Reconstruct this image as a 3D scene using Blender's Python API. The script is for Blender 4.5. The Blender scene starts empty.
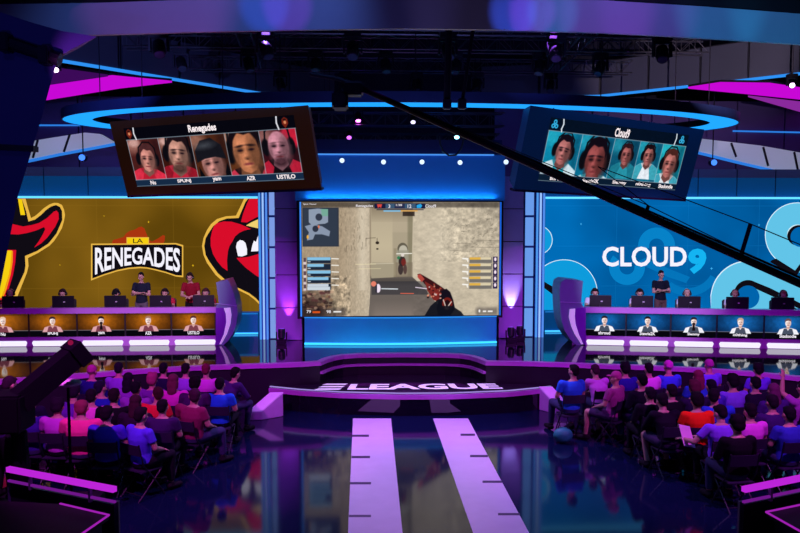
import bpy, math, random
import numpy as np
from mathutils import Vector, Matrix, Euler
random.seed(4); rng = np.random.default_rng(7)
SC = bpy.context.scene; COL = SC.collection
# ------------------------------------------------------------------ camera
FPX = 750.0
PITCH = math.atan(49.5/FPX); YAW = math.atan(37/FPX)
CAM = Vector((-1.0, 0.0, 4.3))
cd = bpy.data.cameras.new('camera'); cam = bpy.data.objects.new('camera', cd); COL.objects.link(cam)
cam.location = CAM; cam.rotation_euler = (math.pi/2-PITCH, 0, -YAW)
cd.sensor_width = 36; cd.lens = 36*FPX/800; cd.clip_start = .05; cd.clip_end = 200
SC.camera = cam
RC = cam.rotation_euler.to_matrix()
def ray(px, py): return RC @ Vector(((px-400)/FPX, -(py-266.5)/FPX, -1))
def at(px, py, y=None, z=None, x=None):
    d = ray(px, py)
    if y is not None: t = (y-CAM.y)/d.y
    elif z is not None: t = (z-CAM.z)/d.z
    else: t = (x-CAM.x)/d.x
    return CAM + d*t
def topx(p):
    d = RC.transposed() @ (Vector(p)-CAM); return 400-FPX*d.x/d.z
# ------------------------------------------------------------------ materials
def lin(c):
    if isinstance(c, str):
        c = c.lstrip('#'); c = [int(c[i:i+2], 16)/255 for i in (0, 2, 4)]
    return tuple((v/12.92 if v <= .04045 else ((v+.055)/1.055)**2.4) for v in c)
MC = {}
def mat(name, col=(.5,.5,.5), rough=.5, metal=0.0, emis=None, es=1.0, noise=.12, scale=6.0, bump=0.0, objcol=False, spec=.5, coat=0):
    if name in MC: return MC[name]
    m = bpy.data.materials.new(name); m.use_nodes = True; nt = m.node_tree; b = nt.nodes['Principled BSDF']
    c = lin(col) if isinstance(col, str) else col
    b.inputs['Roughness'].default_value = rough; b.inputs['Metallic'].default_value = metal
    b.inputs['Specular IOR Level'].default_value = spec
    b.inputs['Coat Weight'].default_value = coat
    tc = nt.nodes.new('ShaderNodeTexCoord'); nz = nt.nodes.new('ShaderNodeTexNoise')
    nz.inputs['Scale'].default_value = scale; nz.inputs['Detail'].default_value = 4
    nt.links.new(tc.outputs['Object'], nz.inputs['Vector'])
    mr = nt.nodes.new('ShaderNodeMapRange'); mr.inputs['To Min'].default_value = 1-noise; mr.inputs['To Max'].default_value = 1+noise
    nt.links.new(nz.outputs['Fac'], mr.inputs['Value'])
    hs = nt.nodes.new('ShaderNodeHueSaturation'); hs.inputs['Color'].default_value = (*c, 1)
    nt.links.new(mr.outputs['Result'], hs.inputs['Value'])
    if objcol:
        oi = nt.nodes.new('ShaderNodeObjectInfo'); nt.links.new(oi.outputs['Color'], hs.inputs['Color'])
    nt.links.new(hs.outputs['Color'], b.inputs['Base Color'])
    if bump:
        bp = nt.nodes.new('ShaderNodeBump'); bp.inputs['Strength'].default_value = bump; bp.inputs['Distance'].default_value = .02
        nt.links.new(nz.outputs['Fac'], bp.inputs['Height']); nt.links.new(bp.outputs['Normal'], b.inputs['Normal'])
    if emis is not None:
        e = lin(emis) if isinstance(emis, str) else emis
        b.inputs['Emission Color'].default_value = (*e, 1); b.inputs['Emission Strength'].default_value = es
    MC[name] = m; return m
def glow(name, col, es=1.0):
    if name in MC: return MC[name]
    m = bpy.data.materials.new(name); m.use_nodes = True; nt = m.node_tree; nt.nodes.clear()
    o = nt.nodes.new('ShaderNodeOutputMaterial'); e = nt.nodes.new('ShaderNodeEmission')
    e.inputs['Color'].default_value = (*(lin(col) if isinstance(col, str) else col), 1); e.inputs['Strength'].default_value = es
    nt.links.new(e.outputs[0], o.inputs[0]); MC[name] = m; return m
def led_mat(name, c1, c2, line, z0, z1, tiles=2.1, fade=0.0):
    """LED wall picture: soft colour variation, faint grid of panel joints"""
    m = bpy.data.materials.new(name); m.use_nodes = True; nt = m.node_tree; nt.nodes.clear()
    N = nt.nodes.new; L = nt.links.new
    o = N('ShaderNodeOutputMaterial'); e = N('ShaderNodeEmission'); L(e.outputs[0], o.inputs[0])
    g = N('ShaderNodeNewGeometry'); nz = N('ShaderNodeTexNoise'); nz.inputs['Scale'].default_value = .35; nz.inputs['Detail'].default_value = 2
    L(g.outputs['Position'], nz.inputs['Vector'])
    r = N('ShaderNodeValToRGB'); r.color_ramp.elements[0].position = .36; r.color_ramp.elements[1].position = .62
    r.color_ramp.elements[0].color = (*lin(c1), 1); r.color_ramp.elements[1].color = (*lin(c2), 1)
    L(nz.outputs['Fac'], r.inputs[0])
    bt = N('ShaderNodeTexBrick'); bt.offset = 0; bt.inputs['Scale'].default_value = 1
    bt.inputs['Mortar Size'].default_value = .012; bt.inputs['Mortar Smooth'].default_value = 1
    bt.inputs['Brick Width'].default_value = tiles; bt.inputs['Row Height'].default_value = tiles*.55
    bt.inputs['Color1'].default_value = (0,0,0,1); bt.inputs['Color2'].default_value = (0,0,0,1); bt.inputs['Mortar'].default_value = (1,1,1,1)
    sx = N('ShaderNodeSeparateXYZ'); cx = N('ShaderNodeCombineXYZ'); L(g.outputs['Position'], sx.inputs[0])
    L(sx.outputs['X'], cx.inputs['X']); L(sx.outputs['Z'], cx.inputs['Y']); L(cx.outputs[0], bt.inputs['Vector'])
    mx = N('ShaderNodeMix'); mx.data_type = 'RGBA'; ml = N('ShaderNodeMath'); ml.operation = 'MULTIPLY'; ml.inputs[1].default_value = .3
    L(bt.outputs['Color'], ml.inputs[0]); L(ml.outputs[0], mx.inputs[0]); L(r.outputs[0], mx.inputs[6]); mx.inputs[7].default_value = (*lin(line), 1)
    L(mx.outputs[2], e.inputs['Color']); return m
def pic_mat():
    if 'screen_picture' in MC: return MC['screen_picture']
    m = bpy.data.materials.new('screen_picture'); m.use_nodes = True; nt = m.node_tree; nt.nodes.clear()
    o = nt.nodes.new('ShaderNodeOutputMaterial'); e = nt.nodes.new('ShaderNodeEmission'); a = nt.nodes.new('ShaderNodeAttribute'); a.attribute_name = 'pic'
    nt.links.new(a.outputs['Color'], e.inputs['Color']); nt.links.new(e.outputs[0], o.inputs[0]); MC['screen_picture'] = m; return m
# ------------------------------------------------------------------ mesh builder
class MB:
    def __init__(s): s.v = []; s.f = []
    def add(s, vs, fs):
        n = len(s.v); s.v += [tuple(v) for v in vs]; s.f += [tuple(i+n for i in f) for f in fs]; return s
    def box(s, c, d, R=None, bev=0):
        c = Vector(c); hx, hy, hz = d[0]/2, d[1]/2, d[2]/2
        vs = [Vector((x, y, z)) for x in (-hx, hx) for y in (-hy, hy) for z in (-hz, hz)]
        if R is not None: vs = [R @ v for v in vs]
        return s.add([v+c for v in vs], [(0,1,3,2),(4,6,7,5),(0,4,5,1),(2,3,7,6),(0,2,6,4),(1,5,7,3)])
    def beam(s, a, b, w, h, up=(0,0,1)):
        a = Vector(a); b = Vector(b); d = (b-a); L = d.length; d.normalize(); up = Vector(up)
        sd = d.cross(up)
        if sd.length < 1e-4: sd = Vector((1,0,0))
        sd.normalize(); u = sd.cross(d)
        R = Matrix((sd, d, u)).transposed(); return s.box((a+b)/2, (w, L, h), R)
    def tube(s, pts, r, n=8, cap=True):
        pts = [Vector(p) for p in pts]; rs = r if isinstance(r, (list, tuple)) else [r]*len(pts); rings = []; vs = []
        ref = Vector((0,0,1))
        for i, p in enumerate(pts):
            t = (pts[min(i+1, len(pts)-1)]-pts[max(i-1, 0)]).normalized()
            if abs(t.dot(ref)) > .95: ref = Vector((0,1,0)) if abs(t.y) < .9 else Vector((1,0,0))
            a = t.cross(ref).normalized(); b = t.cross(a)
            for k in range(n):
                q = 2*math.pi*k/n; vs.append(p+(a*math.cos(q)+b*math.sin(q))*rs[i])
        fs = []
        for i in range(len(pts)-1):
            for k in range(n):
                k2 = (k+1) % n; fs.append((i*n+k, i*n+k2, (i+1)*n+k2, (i+1)*n+k))
        if cap: fs.append(tuple(range(n-1, -1, -1))); fs.append(tuple((len(pts)-1)*n+k for k in range(n)))
        return s.add(vs, fs)
    def prism(s, poly, z0, z1):
        n = len(poly); vs = [(p[0], p[1], z0) for p in poly]+[(p[0], p[1], z1) for p in poly]
        fs = [tuple(range(n-1, -1, -1)), tuple(range(n, 2*n))]+[(i, (i+1) % n, (i+1) % n+n, i+n) for i in range(n)]
        return s.add(vs, fs)
    def extr(s, poly, d):
        """polygon of 3D points extruded by vector d"""
        d = Vector(d); n = len(poly); vs = [Vector(p) for p in poly]+[Vector(p)+d for p in poly]
        fs = [tuple(range(n-1, -1, -1)), tuple(range(n, 2*n))]+[(i, (i+1) % n, (i+1) % n+n, i+n) for i in range(n)]
        return s.add(vs, fs)
    def band(s, line, z0, z1, o0, o1):
        """strip that follows a 2D line between two outward (towards -y) offsets"""
        a = offs(line, o0); b = offs(line, o1); n = len(line); vs = []
        for i in range(n): vs += [(*a[i], z0), (*b[i], z0), (*b[i], z1), (*a[i], z1)]
        fs = [(0,1,2,3), (4*n-1, 4*n-2, 4*n-3, 4*n-4)]
        for i in range(n-1):
            k = 4*i
            for j in range(4): fs.append((k+j, k+4+j, k+4+(j+1) % 4, k+(j+1) % 4))
        return s.add(vs, fs)
    def ell(s, c, r, R=None, nu=14, nv=10):
        c = Vector(c); vs = [Vector((0,0,r[2]))]; 
        for j in range(1, nv):
            t = math.pi*j/nv
            for i in range(nu):
                a = 2*math.pi*i/nu; vs.append(Vector((r[0]*math.sin(t)*math.cos(a), r[1]*math.sin(t)*math.sin(a), r[2]*math.cos(t))))
        vs.append(Vector((0,0,-r[2])))
        if R is not None: vs = [R @ v for v in vs]
        fs = [(0, 1+i, 1+(i+1) % nu) for i in range(nu)]
        for j in range(nv-2):
            for i in range(nu): fs.append((1+j*nu+i, 1+(j+1)*nu+i, 1+(j+1)*nu+(i+1) % nu, 1+j*nu+(i+1) % nu))
        m = len(vs)-1; fs += [(m, 1+(nv-2)*nu+(i+1) % nu, 1+(nv-2)*nu+i) for i in range(nu)]
        return s.add([v+c for v in vs], fs)
    def mesh(s, name, m):
        me = bpy.data.meshes.new(name); me.from_pydata(s.v, [], s.f); me.validate(); me.materials.append(m); return me
    def build(s, name, m, parent=None, smooth=False, bevel=0, local=False):
        import bmesh
        me = s.mesh(name, m); bm = bmesh.new(); bm.from_mesh(me)
        bmesh.ops.recalc_face_normals(bm, faces=bm.faces)
        if bevel: bmesh.ops.bevel(bm, geom=bm.edges[:], offset=bevel, segments=2, affect='EDGES', clamp_overlap=True)
        bm.to_mesh(me); bm.free()
        if smooth: me.polygons.foreach_set('use_smooth', [True]*len(me.polygons))
        return link(me, name, parent, local)
def link(me, name, parent=None, local=False):
    o = bpy.data.objects.new(name, me); COL.objects.link(o)
    if parent is not None:
        o.parent = parent
        if not local: o.matrix_parent_inverse = parent.get('_m') and Matrix.Identity(4) or wm(parent).inverted()
    return o
def wm(o):
    m = Matrix.LocRotScale(o.location, o.rotation_euler, o.scale)
    if o.parent is not None: return wm(o.parent) @ o.matrix_parent_inverse @ m
    return m
def offs(line, d):
    out = []
    for i, p in enumerate(line):
        a = Vector(line[max(i-1, 0)][:2]); b = Vector(line[min(i+1, len(line)-1)][:2]); t = (b-a).normalized()
        out.append((p[0]+t.y*d, p[1]-t.x*d))
    return out
def tag(o, label, cat, group=None, kind=None):
    o['label'] = label; o['category'] = cat
    if group: o['group'] = group
    if kind: o['kind'] = kind
    return o
def struct(o): o['kind'] = 'structure'; return o
def thing(name, loc, label, cat, group=None, rot=None):
    o = bpy.data.objects.new(name, None); COL.objects.link(o); o.location = loc; o.empty_display_size = .1
    if rot is not None: o.rotation_euler = rot
    return tag(o, label, cat, group)
def dup(root, label=None, group=None):
    c = root.copy(); COL.objects.link(c)
    if label: c['label'] = label
    if group: c['group'] = group
    for ch in list(root.children):
        d = ch.copy(); COL.objects.link(d); d.parent = c; d.matrix_parent_inverse = ch.matrix_parent_inverse.copy()
        for g in list(ch.children):
            e = g.copy(); COL.objects.link(e); e.parent = d; e.matrix_parent_inverse = g.matrix_parent_inverse.copy()
    return c
# ------------------------------------------------------------------ text and pictures
def text_shape(s, off=0.0, res=3):
    cu = bpy.data.curves.new('t', 'FONT'); cu.body = s; cu.offset = off; cu.resolution_u = res; cu.dimensions = '2D'; cu.fill_mode = 'BOTH'
    o = bpy.data.objects.new('t', cu); COL.objects.link(o)
    dg = bpy.context.evaluated_depsgraph_get(); me = bpy.data.meshes.new_from_object(o.evaluated_get(dg))
    vs = [v.co.copy() for v in me.vertices]; fs = [tuple(p.vertices) for p in me.polygons]
    bpy.data.objects.remove(o); bpy.data.curves.remove(cu); bpy.data.meshes.remove(me)
    x0 = min(v.x for v in vs); x1 = max(v.x for v in vs); y0 = min(v.y for v in vs); y1 = max(v.y for v in vs)
    return [((v.x-x0)/(x1-x0), (v.y-y0)/(y1-y0)) for v in vs], fs
def text(s, fn, m, name, parent, off=0.0, local=False):
    """fn(u, v) -> 3D point; u to the right, v up"""
    vs, fs = text_shape(s, off); b = MB(); b.add([fn(u, v) for u, v in vs], fs)
    return b.build(name, m, parent, local=local)
class Cv:
    """a picture shown on a screen, painted in numpy and carried as colour per mesh point"""
    def __init__(s, W, H, x0, y0, x1, y1, col):
        s.W, s.H = W, H; s.r = (x0, y0, x1, y1)
        s.X, s.Y = np.meshgrid(np.linspace(x0, x1, W), np.linspace(y0, y1, H)); s.px = abs(x1-x0)/W
        s.a = np.ones((H, W, 3))*np.array(s.c(col))
    def c(s, col):
        if isinstance(col, str): col = col.lstrip('#'); return [int(col[i:i+2], 16)/255 for i in (0, 2, 4)]
        return list(col)
    def blend(s, m, col, al=1): m = (np.clip(m, 0, 1)*al)[..., None]; s.a = s.a*(1-m)+np.array(s.c(col))*m
    def rect(s, x0, y0, x1, y1, col, al=1, soft=None):
        k = soft or s.px; m = np.clip((s.X-x0)/k+.5, 0, 1)*np.clip((x1-s.X)/k+.5, 0, 1)*np.clip((s.Y-y0)/k+.5, 0, 1)*np.clip((y1-s.Y)/k+.5, 0, 1); s.blend(m, col, al)
    def ell(s, cx, cy, rx, ry, col, al=1, soft=None, ang=0):
        k = soft or s.px; ca, sa = math.cos(ang), math.sin(ang); dx = s.X-cx; dy = s.Y-cy
        u = (dx*ca+dy*sa)/rx; v = (-dx*sa+dy*ca)/ry; d = (1-np.sqrt(u*u+v*v))*min(rx, ry); s.blend(d/k+.5, col, al)
    def poly(s, pts, col, al=1, soft=None):
        k = soft or s.px; n = len(pts); ins = np.zeros(s.X.shape, bool); dm = np.full(s.X.shape, 1e9)
        for i in range(n):
            x1, y1 = pts[i]; x2, y2 = pts[(i+1) % n]
            if y1 != y2:
                cnd = ((y1 > s.Y) != (y2 > s.Y)) & (s.X < (x2-x1)*(s.Y-y1)/(y2-y1)+x1); ins ^= cnd
            L = max((x2-x1)**2+(y2-y1)**2, 1e-9); t = np.clip(((s.X-x1)*(x2-x1)+(s.Y-y1)*(y2-y1))/L, 0, 1)
            dm = np.minimum(dm, np.hypot(s.X-x1-t*(x2-x1), s.Y-y1-t*(y2-y1)))
        s.blend(np.where(ins, dm, -dm)/k+.5, col, al)
    def line(s, pts, w, col, al=1):
        for (x1, y1), (x2, y2) in zip(pts[:-1], pts[1:]):
            L = max((x2-x1)**2+(y2-y1)**2, 1e-9); t = np.clip(((s.X-x1)*(x2-x1)+(s.Y-y1)*(y2-y1))/L, 0, 1)
            s.blend((w/2-np.hypot(s.X-x1-t*(x2-x1), s.Y-y1-t*(y2-y1)))/s.px+.5, col, al)
    def noise(s, amp, scale, m=None, seed=1, stretch=1):
        r = np.random.default_rng(seed); out = np.zeros((s.H, s.W)); sc = scale; w = 1
        for o in range(3):
            gx = max(2, int(abs(s.r[2]-s.r[0])/sc/stretch)+2); gy = max(2, int(abs(s.r[3]-s.r[1])/sc)+2); g = r.random((gy, gx))-.5
            u = np.linspace(0, gx-1.001, s.W); v = np.linspace(0, gy-1.001, s.H); iu = u.astype(int); iv = v.astype(int); fu = u-iu; fv = (v-iv)[:, None]
            a = g[iv][:, iu]*(1-fu)+g[iv][:, iu+1]*fu; b = g[iv+1][:, iu]*(1-fu)+g[iv+1][:, iu+1]*fu
            out += (a*(1-fv)+b*fv)*w; w *= .7; sc /= 2
        d = (out*amp*2)[..., None]
        if m is not None: d = d*m[..., None]
        s.a = np.clip(s.a*(1+d), 0, 1)
    def build(s, name, fn, parent=None, local=False):
        W, H = s.W, s.H; me = bpy.data.meshes.new(name); u = np.linspace(0, 1, W); v = np.linspace(1, 0, H)
        U, V = np.meshgrid(u, v); co = fn(U.ravel(), V.ravel()); me.vertices.add(W*H); me.vertices.foreach_set('co', np.ascontiguousarray(co, dtype=np.float32).ravel())
        i = (np.arange(H-1)[:, None]*W+np.arange(W-1)[None]).ravel(); q = np.stack([i+W, i+W+1, i+1, i], 1); n = len(q)
        me.loops.add(n*4); me.loops.foreach_set('vertex_index', q.ravel().astype(np.int32)); me.polygons.add(n)
        me.polygons.foreach_set('loop_start', np.arange(n, dtype=np.int32)*4); me.polygons.foreach_set('loop_total', np.full(n, 4, dtype=np.int32))
        me.update(calc_edges=True); at_ = me.color_attributes.new('pic', 'FLOAT_COLOR', 'POINT')
        a = s.a.reshape(-1, 3); l = np.where(a <= .04045, a/12.92, ((a+.055)/1.055)**2.4); l = np.concatenate([l, np.ones((len(l), 1))], 1)
        at_.data.foreach_set('color', l.astype(np.float32).ravel()); me.materials.append(pic_mat())
        return link(me, name, parent, local)
def quadfn(p00, p10, p11, p01):
    """bilinear over corners: bottom-left, bottom-right, top-right, top-left"""
    P = [np.array(p) for p in (p00, p10, p11, p01)]
    def f(u, v):
        if np.ndim(u) == 0: return tuple(P[0]*(1-u)*(1-v)+P[1]*u*(1-v)+P[2]*u*v+P[3]*(1-u)*v)
        u = u[:, None]; v = v[:, None]; return P[0]*(1-u)*(1-v)+P[1]*u*(1-v)+P[2]*u*v+P[3]*(1-u)*v
    return f
# ------------------------------------------------------------------ common materials
black = mat('black_paint', (.012,.012,.018), .45)
blackgloss = mat('black_gloss', (.008,.008,.014), .05, spec=1.0, noise=.3, scale=3)
darkmetal = mat('dark_metal', (.03,.03,.04), .4, .6)
trussmetal = mat('truss_metal', (.16,.16,.19), .35, .8)
white_set = mat('white_laminate', (.75,.75,.78), .3, noise=.05)
slate = mat('slate_panel', (.16,.24,.36), .35, noise=.08)
navy = mat('navy_panel', (.03,.05,.16), .4, noise=.2, scale=2)
cyan_led = glow('cyan_led_strip', '#3fb4ff', 1.6)
blue_led = glow('blue_led_band', '#1f9bff', 1.25)
pale_led = glow('pale_led_strip', '#a9c8ff', 1.0)
STZ, DZ = 1.0, .5
# ------------------------------------------------------------------ floor and shell
fm = mat('floor_gloss', (.004,.009,.035), .08, noise=.3, scale=.8, spec=.36)
struct(MB().prism([(-17,-3),(18,-3),(18,28),(-17,28)], -.1, 0).build('floor', fm))
wm_ = mat('hall_wall', (.012,.014,.035), .8, noise=.3, scale=1)
struct(MB().box((.5,28.1,6),(35,.2,12)).build('wall_back', wm_))
struct(MB().box((-17.1,12.5,6),(.2,31,12)).build('wall_left', wm_))
struct(MB().box((18.1,12.5,6),(.2,31,12)).build('wall_right', wm_))
struct(MB().box((.5,12.5,12.1),(35.4,31.4,.2)).build('ceiling', mat('hall_ceiling', (.012,.012,.02), .9)))
# painted walkway stripes on the floor with dark tick marks
stripe = mat('white_floor_paint', (.72,.68,.78), .3, noise=.08, scale=4)
def far_y(x): return at(400, 418.3, z=0).y
def strip_poly(a0, a1, b0, b1):
    return [at(a0, 560 if 0 else 533, z=0), at(a1, 533, z=0), at(b1, 418.4, z=0), at(b0, 418.4, z=0)]
for nm, q, ticks, lab in (('l', (348, 402.5, 353, 391), [(352, 369, 436), (351.5, 370, 457.3), (350, 371, 483.5), (349, 371, 516.3)], 'long white walkway stripe on the dark floor, the nearer to the left audience'),
                     ('r', (473, 529, 433, 468), [(460.5, 475, 435), (470, 488, 456.3), (482.5, 502, 482), (498, 520, 514.5)], 'long white walkway stripe on the dark floor, the nearer to the right audience')):
    c = [at(q[0], 533, z=0), at(q[1], 533, z=0), at(q[3], 418.6, z=0), at(q[2], 418.6, z=0)]
    nl = c[0]+(c[0]-c[3])*.45; nr = c[1]+(c[1]-c[2])*.45
    t = thing('floor_stripe', ((c[0]+c[1])/2), lab, 'floor stripe', 'white walkway stripes')
    MB().prism([nl[:2], nr[:2], c[2][:2], c[3][:2]], .0005, .004).build('painted_band', stripe, t)
    for x0, x1, y in ticks:
        a = at(x0, y+1.1, z=0); b = at(x1, y+1.1, z=0); e = at(x1, y-1.1, z=0); d = at(x0, y-1.1, z=0)
        MB().prism([a[:2], b[:2], e[:2], d[:2]], .0045, .006).build('tick_mark', mat('dark_tape', (.04,.02,.07), .5), t)
# ------------------------------------------------------------------ main stage
EL = [(-60,384),(0,380),(61,375.6),(130,370.3),(186,366.7),(245,364.6),(300,362.8),(320,361.5)]
EC = [(326,359),(333,356.8),(343,355),(358,354),(400,353.4),(445,353.7),(460,354.4),(471,356),(479,358.4)]
ER = [(486,361.3),(530,362),(600,364.5),(650,366),(700,368.3),(750,371.8),(800,376.8),(870,385)]
edge = [tuple(at(x, y, z=STZ)[:2]) for x, y in EL+EC+ER]
nC0, nC1 = len(EL)-1, len(EL)+len(EC)
t = thing('stage_platform', (0, 19, 0), 'raised black mirror-topped main stage carrying both team desks', 'stage')
MB().prism(edge+[(15.5, 27.5), (-16.5, 27.5)], 0, STZ-.01).build('riser', black, t)
MB().prism(edge+[(15.5, 27.5), (-16.5, 27.5)], STZ-.01, STZ).build('glossy_deck', blackgloss, t)
lipm = mat('lit_edge_laminate', (.58,.22,.68), .35, noise=.06)
MB().band(edge, STZ-.09, STZ+.004, -.12, .04).build('edge_lip', lipm, t)
MB().band(edge[nC0:nC1+1], .71, .765, -.05, .07).build('step_lip', lipm, t)
# lower round platform with the title
DL = [(150,373.5),(200,377.7),(232,381.6),(270,386.3),(300,389.3),(340,391.8),(400,393.2),(450,392.9),(508,390.6),(551,386.3),(575,382.6),(610,377.5),(650,372.5)]
disc = [tuple(at(x, y, z=DZ)[:2]) for x, y in DL]
inner = [p for p in edge if disc[0][0]-.3 < p[0] < disc[-1][0]+.3][::-1]
def yedge(x):
    for a, b in zip(edge[:-1], edge[1:]):
        if a[0] <= x <= b[0]: return a[1]+(b[1]-a[1])*(x-a[0])/(b[0]-a[0])
disc = [p for p in disc if p[1] < yedge(p[0])-.06]
inner = [(p[0], p[1]-.075) for p in edge if disc[0][0] < p[0] < disc[-1][0]][::-1]
t = thing('lower_platform', (0, 17, 0), 'low curved black platform in front of the main stage, bearing large white lettering', 'platform')
MB().prism(disc+inner, 0, DZ-.02).build('riser', blackgloss, t)
MB().prism(disc+inner, DZ-.02, DZ).build('glossy_deck', mat('deck_gloss', (.02,.018,.03), .1, noise=.3), t)
MB().band(disc, DZ-.13, DZ-.03, .0, .05).build('edge_lip', lipm, t)
MB().band(disc, DZ-.012, DZ+.006, -.03, .02).build('light_line', glow('white_line', '#a48ee0', .9), t)
dec = mat('white_decal', (.9,.9,.95), .5, emis='#b9a6d6', es=.8)  # lilac emission stands in for purple stage light on the letters
Lz = DZ+.004
fnt = quadfn(at(347, 389.6, z=Lz), at(503.5, 388.6, z=Lz), at(495, 383.4, z=Lz), at(351, 384, z=Lz))
text('LEAGUE', fnt, dec, 'lettering', t, .035)
for k, (x0, x1, y) in enumerate(((322, 345, 384.2), (318, 342, 386.6), (314, 339, 389))):
    a = at(x0, y+.65, z=Lz); b = at(x1, y+.65, z=Lz); c = at(x1+3, y-.65, z=Lz); d = at(x0+5, y-.65, z=Lz)
    MB().add([a, b, c, d], [(0,1,2,3)]).build('letter_bar', dec, t)
# sloped white parapets at both ends of the low platform steps
def wing(sx, lab):
    if sx < 0: nb, fb, o = at(262, 420, z=0), at(283.5, 416.3, z=0), Vector((-.25, -.02, 0))
    else: nb, fb, o = at(556, 414, z=0), at(539, 410, z=0), Vector((.25, -.02, 0))
    t = thing('parapet', (nb+fb)/2, lab, 'parapet', 'sloped stage parapets')
    nb = nb.copy(); fb = fb.copy(); h0, h1 = .17, .50
    up = Vector((0,0,1)); P = [nb, fb, fb+up*h1, nb+up*h0]
    MB().extr(P, o).build('side_wall', mat('parapet_laminate', (.6,.45,.75), .4), t, bevel=.01)
    Q = [P[3]+up*.005, P[2]+up*.005, P[2]+up*.03, P[3]+up*.03]
    MB().extr(Q, o*1.15).build('cap', mat('white_cap', (.9,.88,.95), .35, emis='#9a6cff', es=.15), t)
wing(-1, 'short sloped white parapet at the end of the low platform beside the left audience')
wing(1, 'short sloped white parapet at the end of the low platform beside the right audience')
# ------------------------------------------------------------------ LED walls
LY = 21.3
def wall_px(px, py, e=0): return at(px, py, y=LY-e)
zt = at(150, 198.3, y=LY).z; zb = at(150, 312, y=LY).z
def shape(pts, e, m, name, parent, y=None):
    b = MB(); P = [wall_px(x, py, e) for x, py in pts]; b.add(P, [tuple(range(len(P)))]); me_ = b.build(name, m, parent); return me_
def circ(cx, cy, r, a0=0, a1=360, n=40): return [(cx+r*math.cos(math.radians(a0+(a1-a0)*i/n)), cy-r*math.sin(math.radians(a0+(a1-a0)*i/n))) for i in range(n+1)]
def ring_shape(cx, cy, r0, r1, a0, a1, e, m, name, parent, n=48):
    b = MB(); P = [wall_px(x, y, e) for x, y in circ(cx, cy, r0, a0, a1, n)]+[wall_px(x, y, e) for x, y in circ(cx, cy, r1, a0, a1, n)]
    b.add(P, [(i, i+1, n+2+i, n+1+i) for i in range(n)]); return b.build(name, m, parent)
g_gold = glow('led_gold', '#e8b648'); g_black = glow('led_black', '#100c14'); g_red = glow('led_red', '#d80d2a'); g_white = glow('led_white', '#f6f4ff')
g_cream = glow('led_cream', '#f0d070'); g_yel = glow('led_yellow', '#f6cf10'); g_org = glow('led_orange', '#f5a010'); g_dred = glow('led_dull_red', '#a83410')
x0, x1 = -12.5, at(264, 250, y=LY).x
t = thing('led_wall', ((x0+x1)/2, LY, zb), 'wide gold LED wall with red, black and gold masked hat emblems and a lettered banner', 'led wall', 'team LED walls')
MB().prism([(x0, LY+.01), (x1, LY+.01), (x1, LY+.25), (x0, LY+.25)], zb, zt).build('cabinet', black, t)
MB().add([(x0, LY, zb), (x1, LY, zb), (x1, LY, zt), (x0, LY, zt)], [(0,1,2,3)]).build('display', led_mat('led_gold_field', '#5e430a', '#805c14', '#96701f', zb, zt), t)
# right-hand emblem
oL = [(247,198.9),(242.6,202),(236,215.6),(226,216.3),(217,219),(211,224),(207,230),(203.5,238),(202,246),(203.5,255),(207,263),(215.6,275),(223,281.5),(236,289),(248.5,295),(255,300),(259.5,304.6),(270,308),(270,198.6)]
def inset(pts, d):
    b = [(p[0], p[1]) for p in pts]; return [(p[0]+n[0], p[1]+n[1]) for p, n in zip(b, nrm(b, d))]
def nrm(b, d):
    out = []
    for i in range(len(b)):
        a = b[i-1]; c = b[(i+1) % len(b)]; tx, ty = c[0]-a[0], c[1]-a[1]; L = math.hypot(tx, ty) or 1; out.append((-ty/L*d, tx/L*d))
    return out
oL[0] = (244, 198.6)
shape(oL, .01, g_gold, 'emblem_outline', t); shape([(248,198.8),(245.5,202),(238.6,218)]+[(p[0]+2.2 if p[0] < 226 else p[0]+.8, p[1]+(2.2 if p[1] < 232 else -1.8 if p[1] > 262 else 0)) for p in oL[3:17]]+[(270,305),(270,198.8)], .014, g_black, 'emblem_ground', t)
shape([(249,199),(246,206),(243,214),(241,222),(247,222.5),(256,217.5),(270,213),(270,199)], .018, g_red, 'hat_crown', t)
shape([(246,225.5),(252,222),(260,218.5),(270,216),(270,226),(261,229)], .02, g_cream, 'hat_band', t)
shape([(212,231.5),(214,226),(217,223),(224,221.4),(231.5,221.7),(241,224.5),(251,229),(244,230.5),(239,233),(235,236.5),(232.7,241),(229.5,246),(228,251),(227,260),(227.5,271),(222,267),(217,261),(213,254),(210.7,246),(210.6,238)], .018, g_red, 'hat_brim', t)
shape([(236,247),(237,242.5),(240,240),(243,240.6),(245.5,243),(247,249),(247,254.6),(242,256.5),(238,256)], .022, g_white, 'eye', t)
shape([(251,251.5),(252.4,245),(254,240.5),(256,242),(258,236),(263,230),(270,226),(270,249),(260,251)], .022, g_white, 'eye', t)
shape([(236.4,258),(248,257),(262,253),(270,252),(270,284),(256,275.5),(246,268),(240,262)], .02, g_red, 'face_mask', t)
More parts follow.
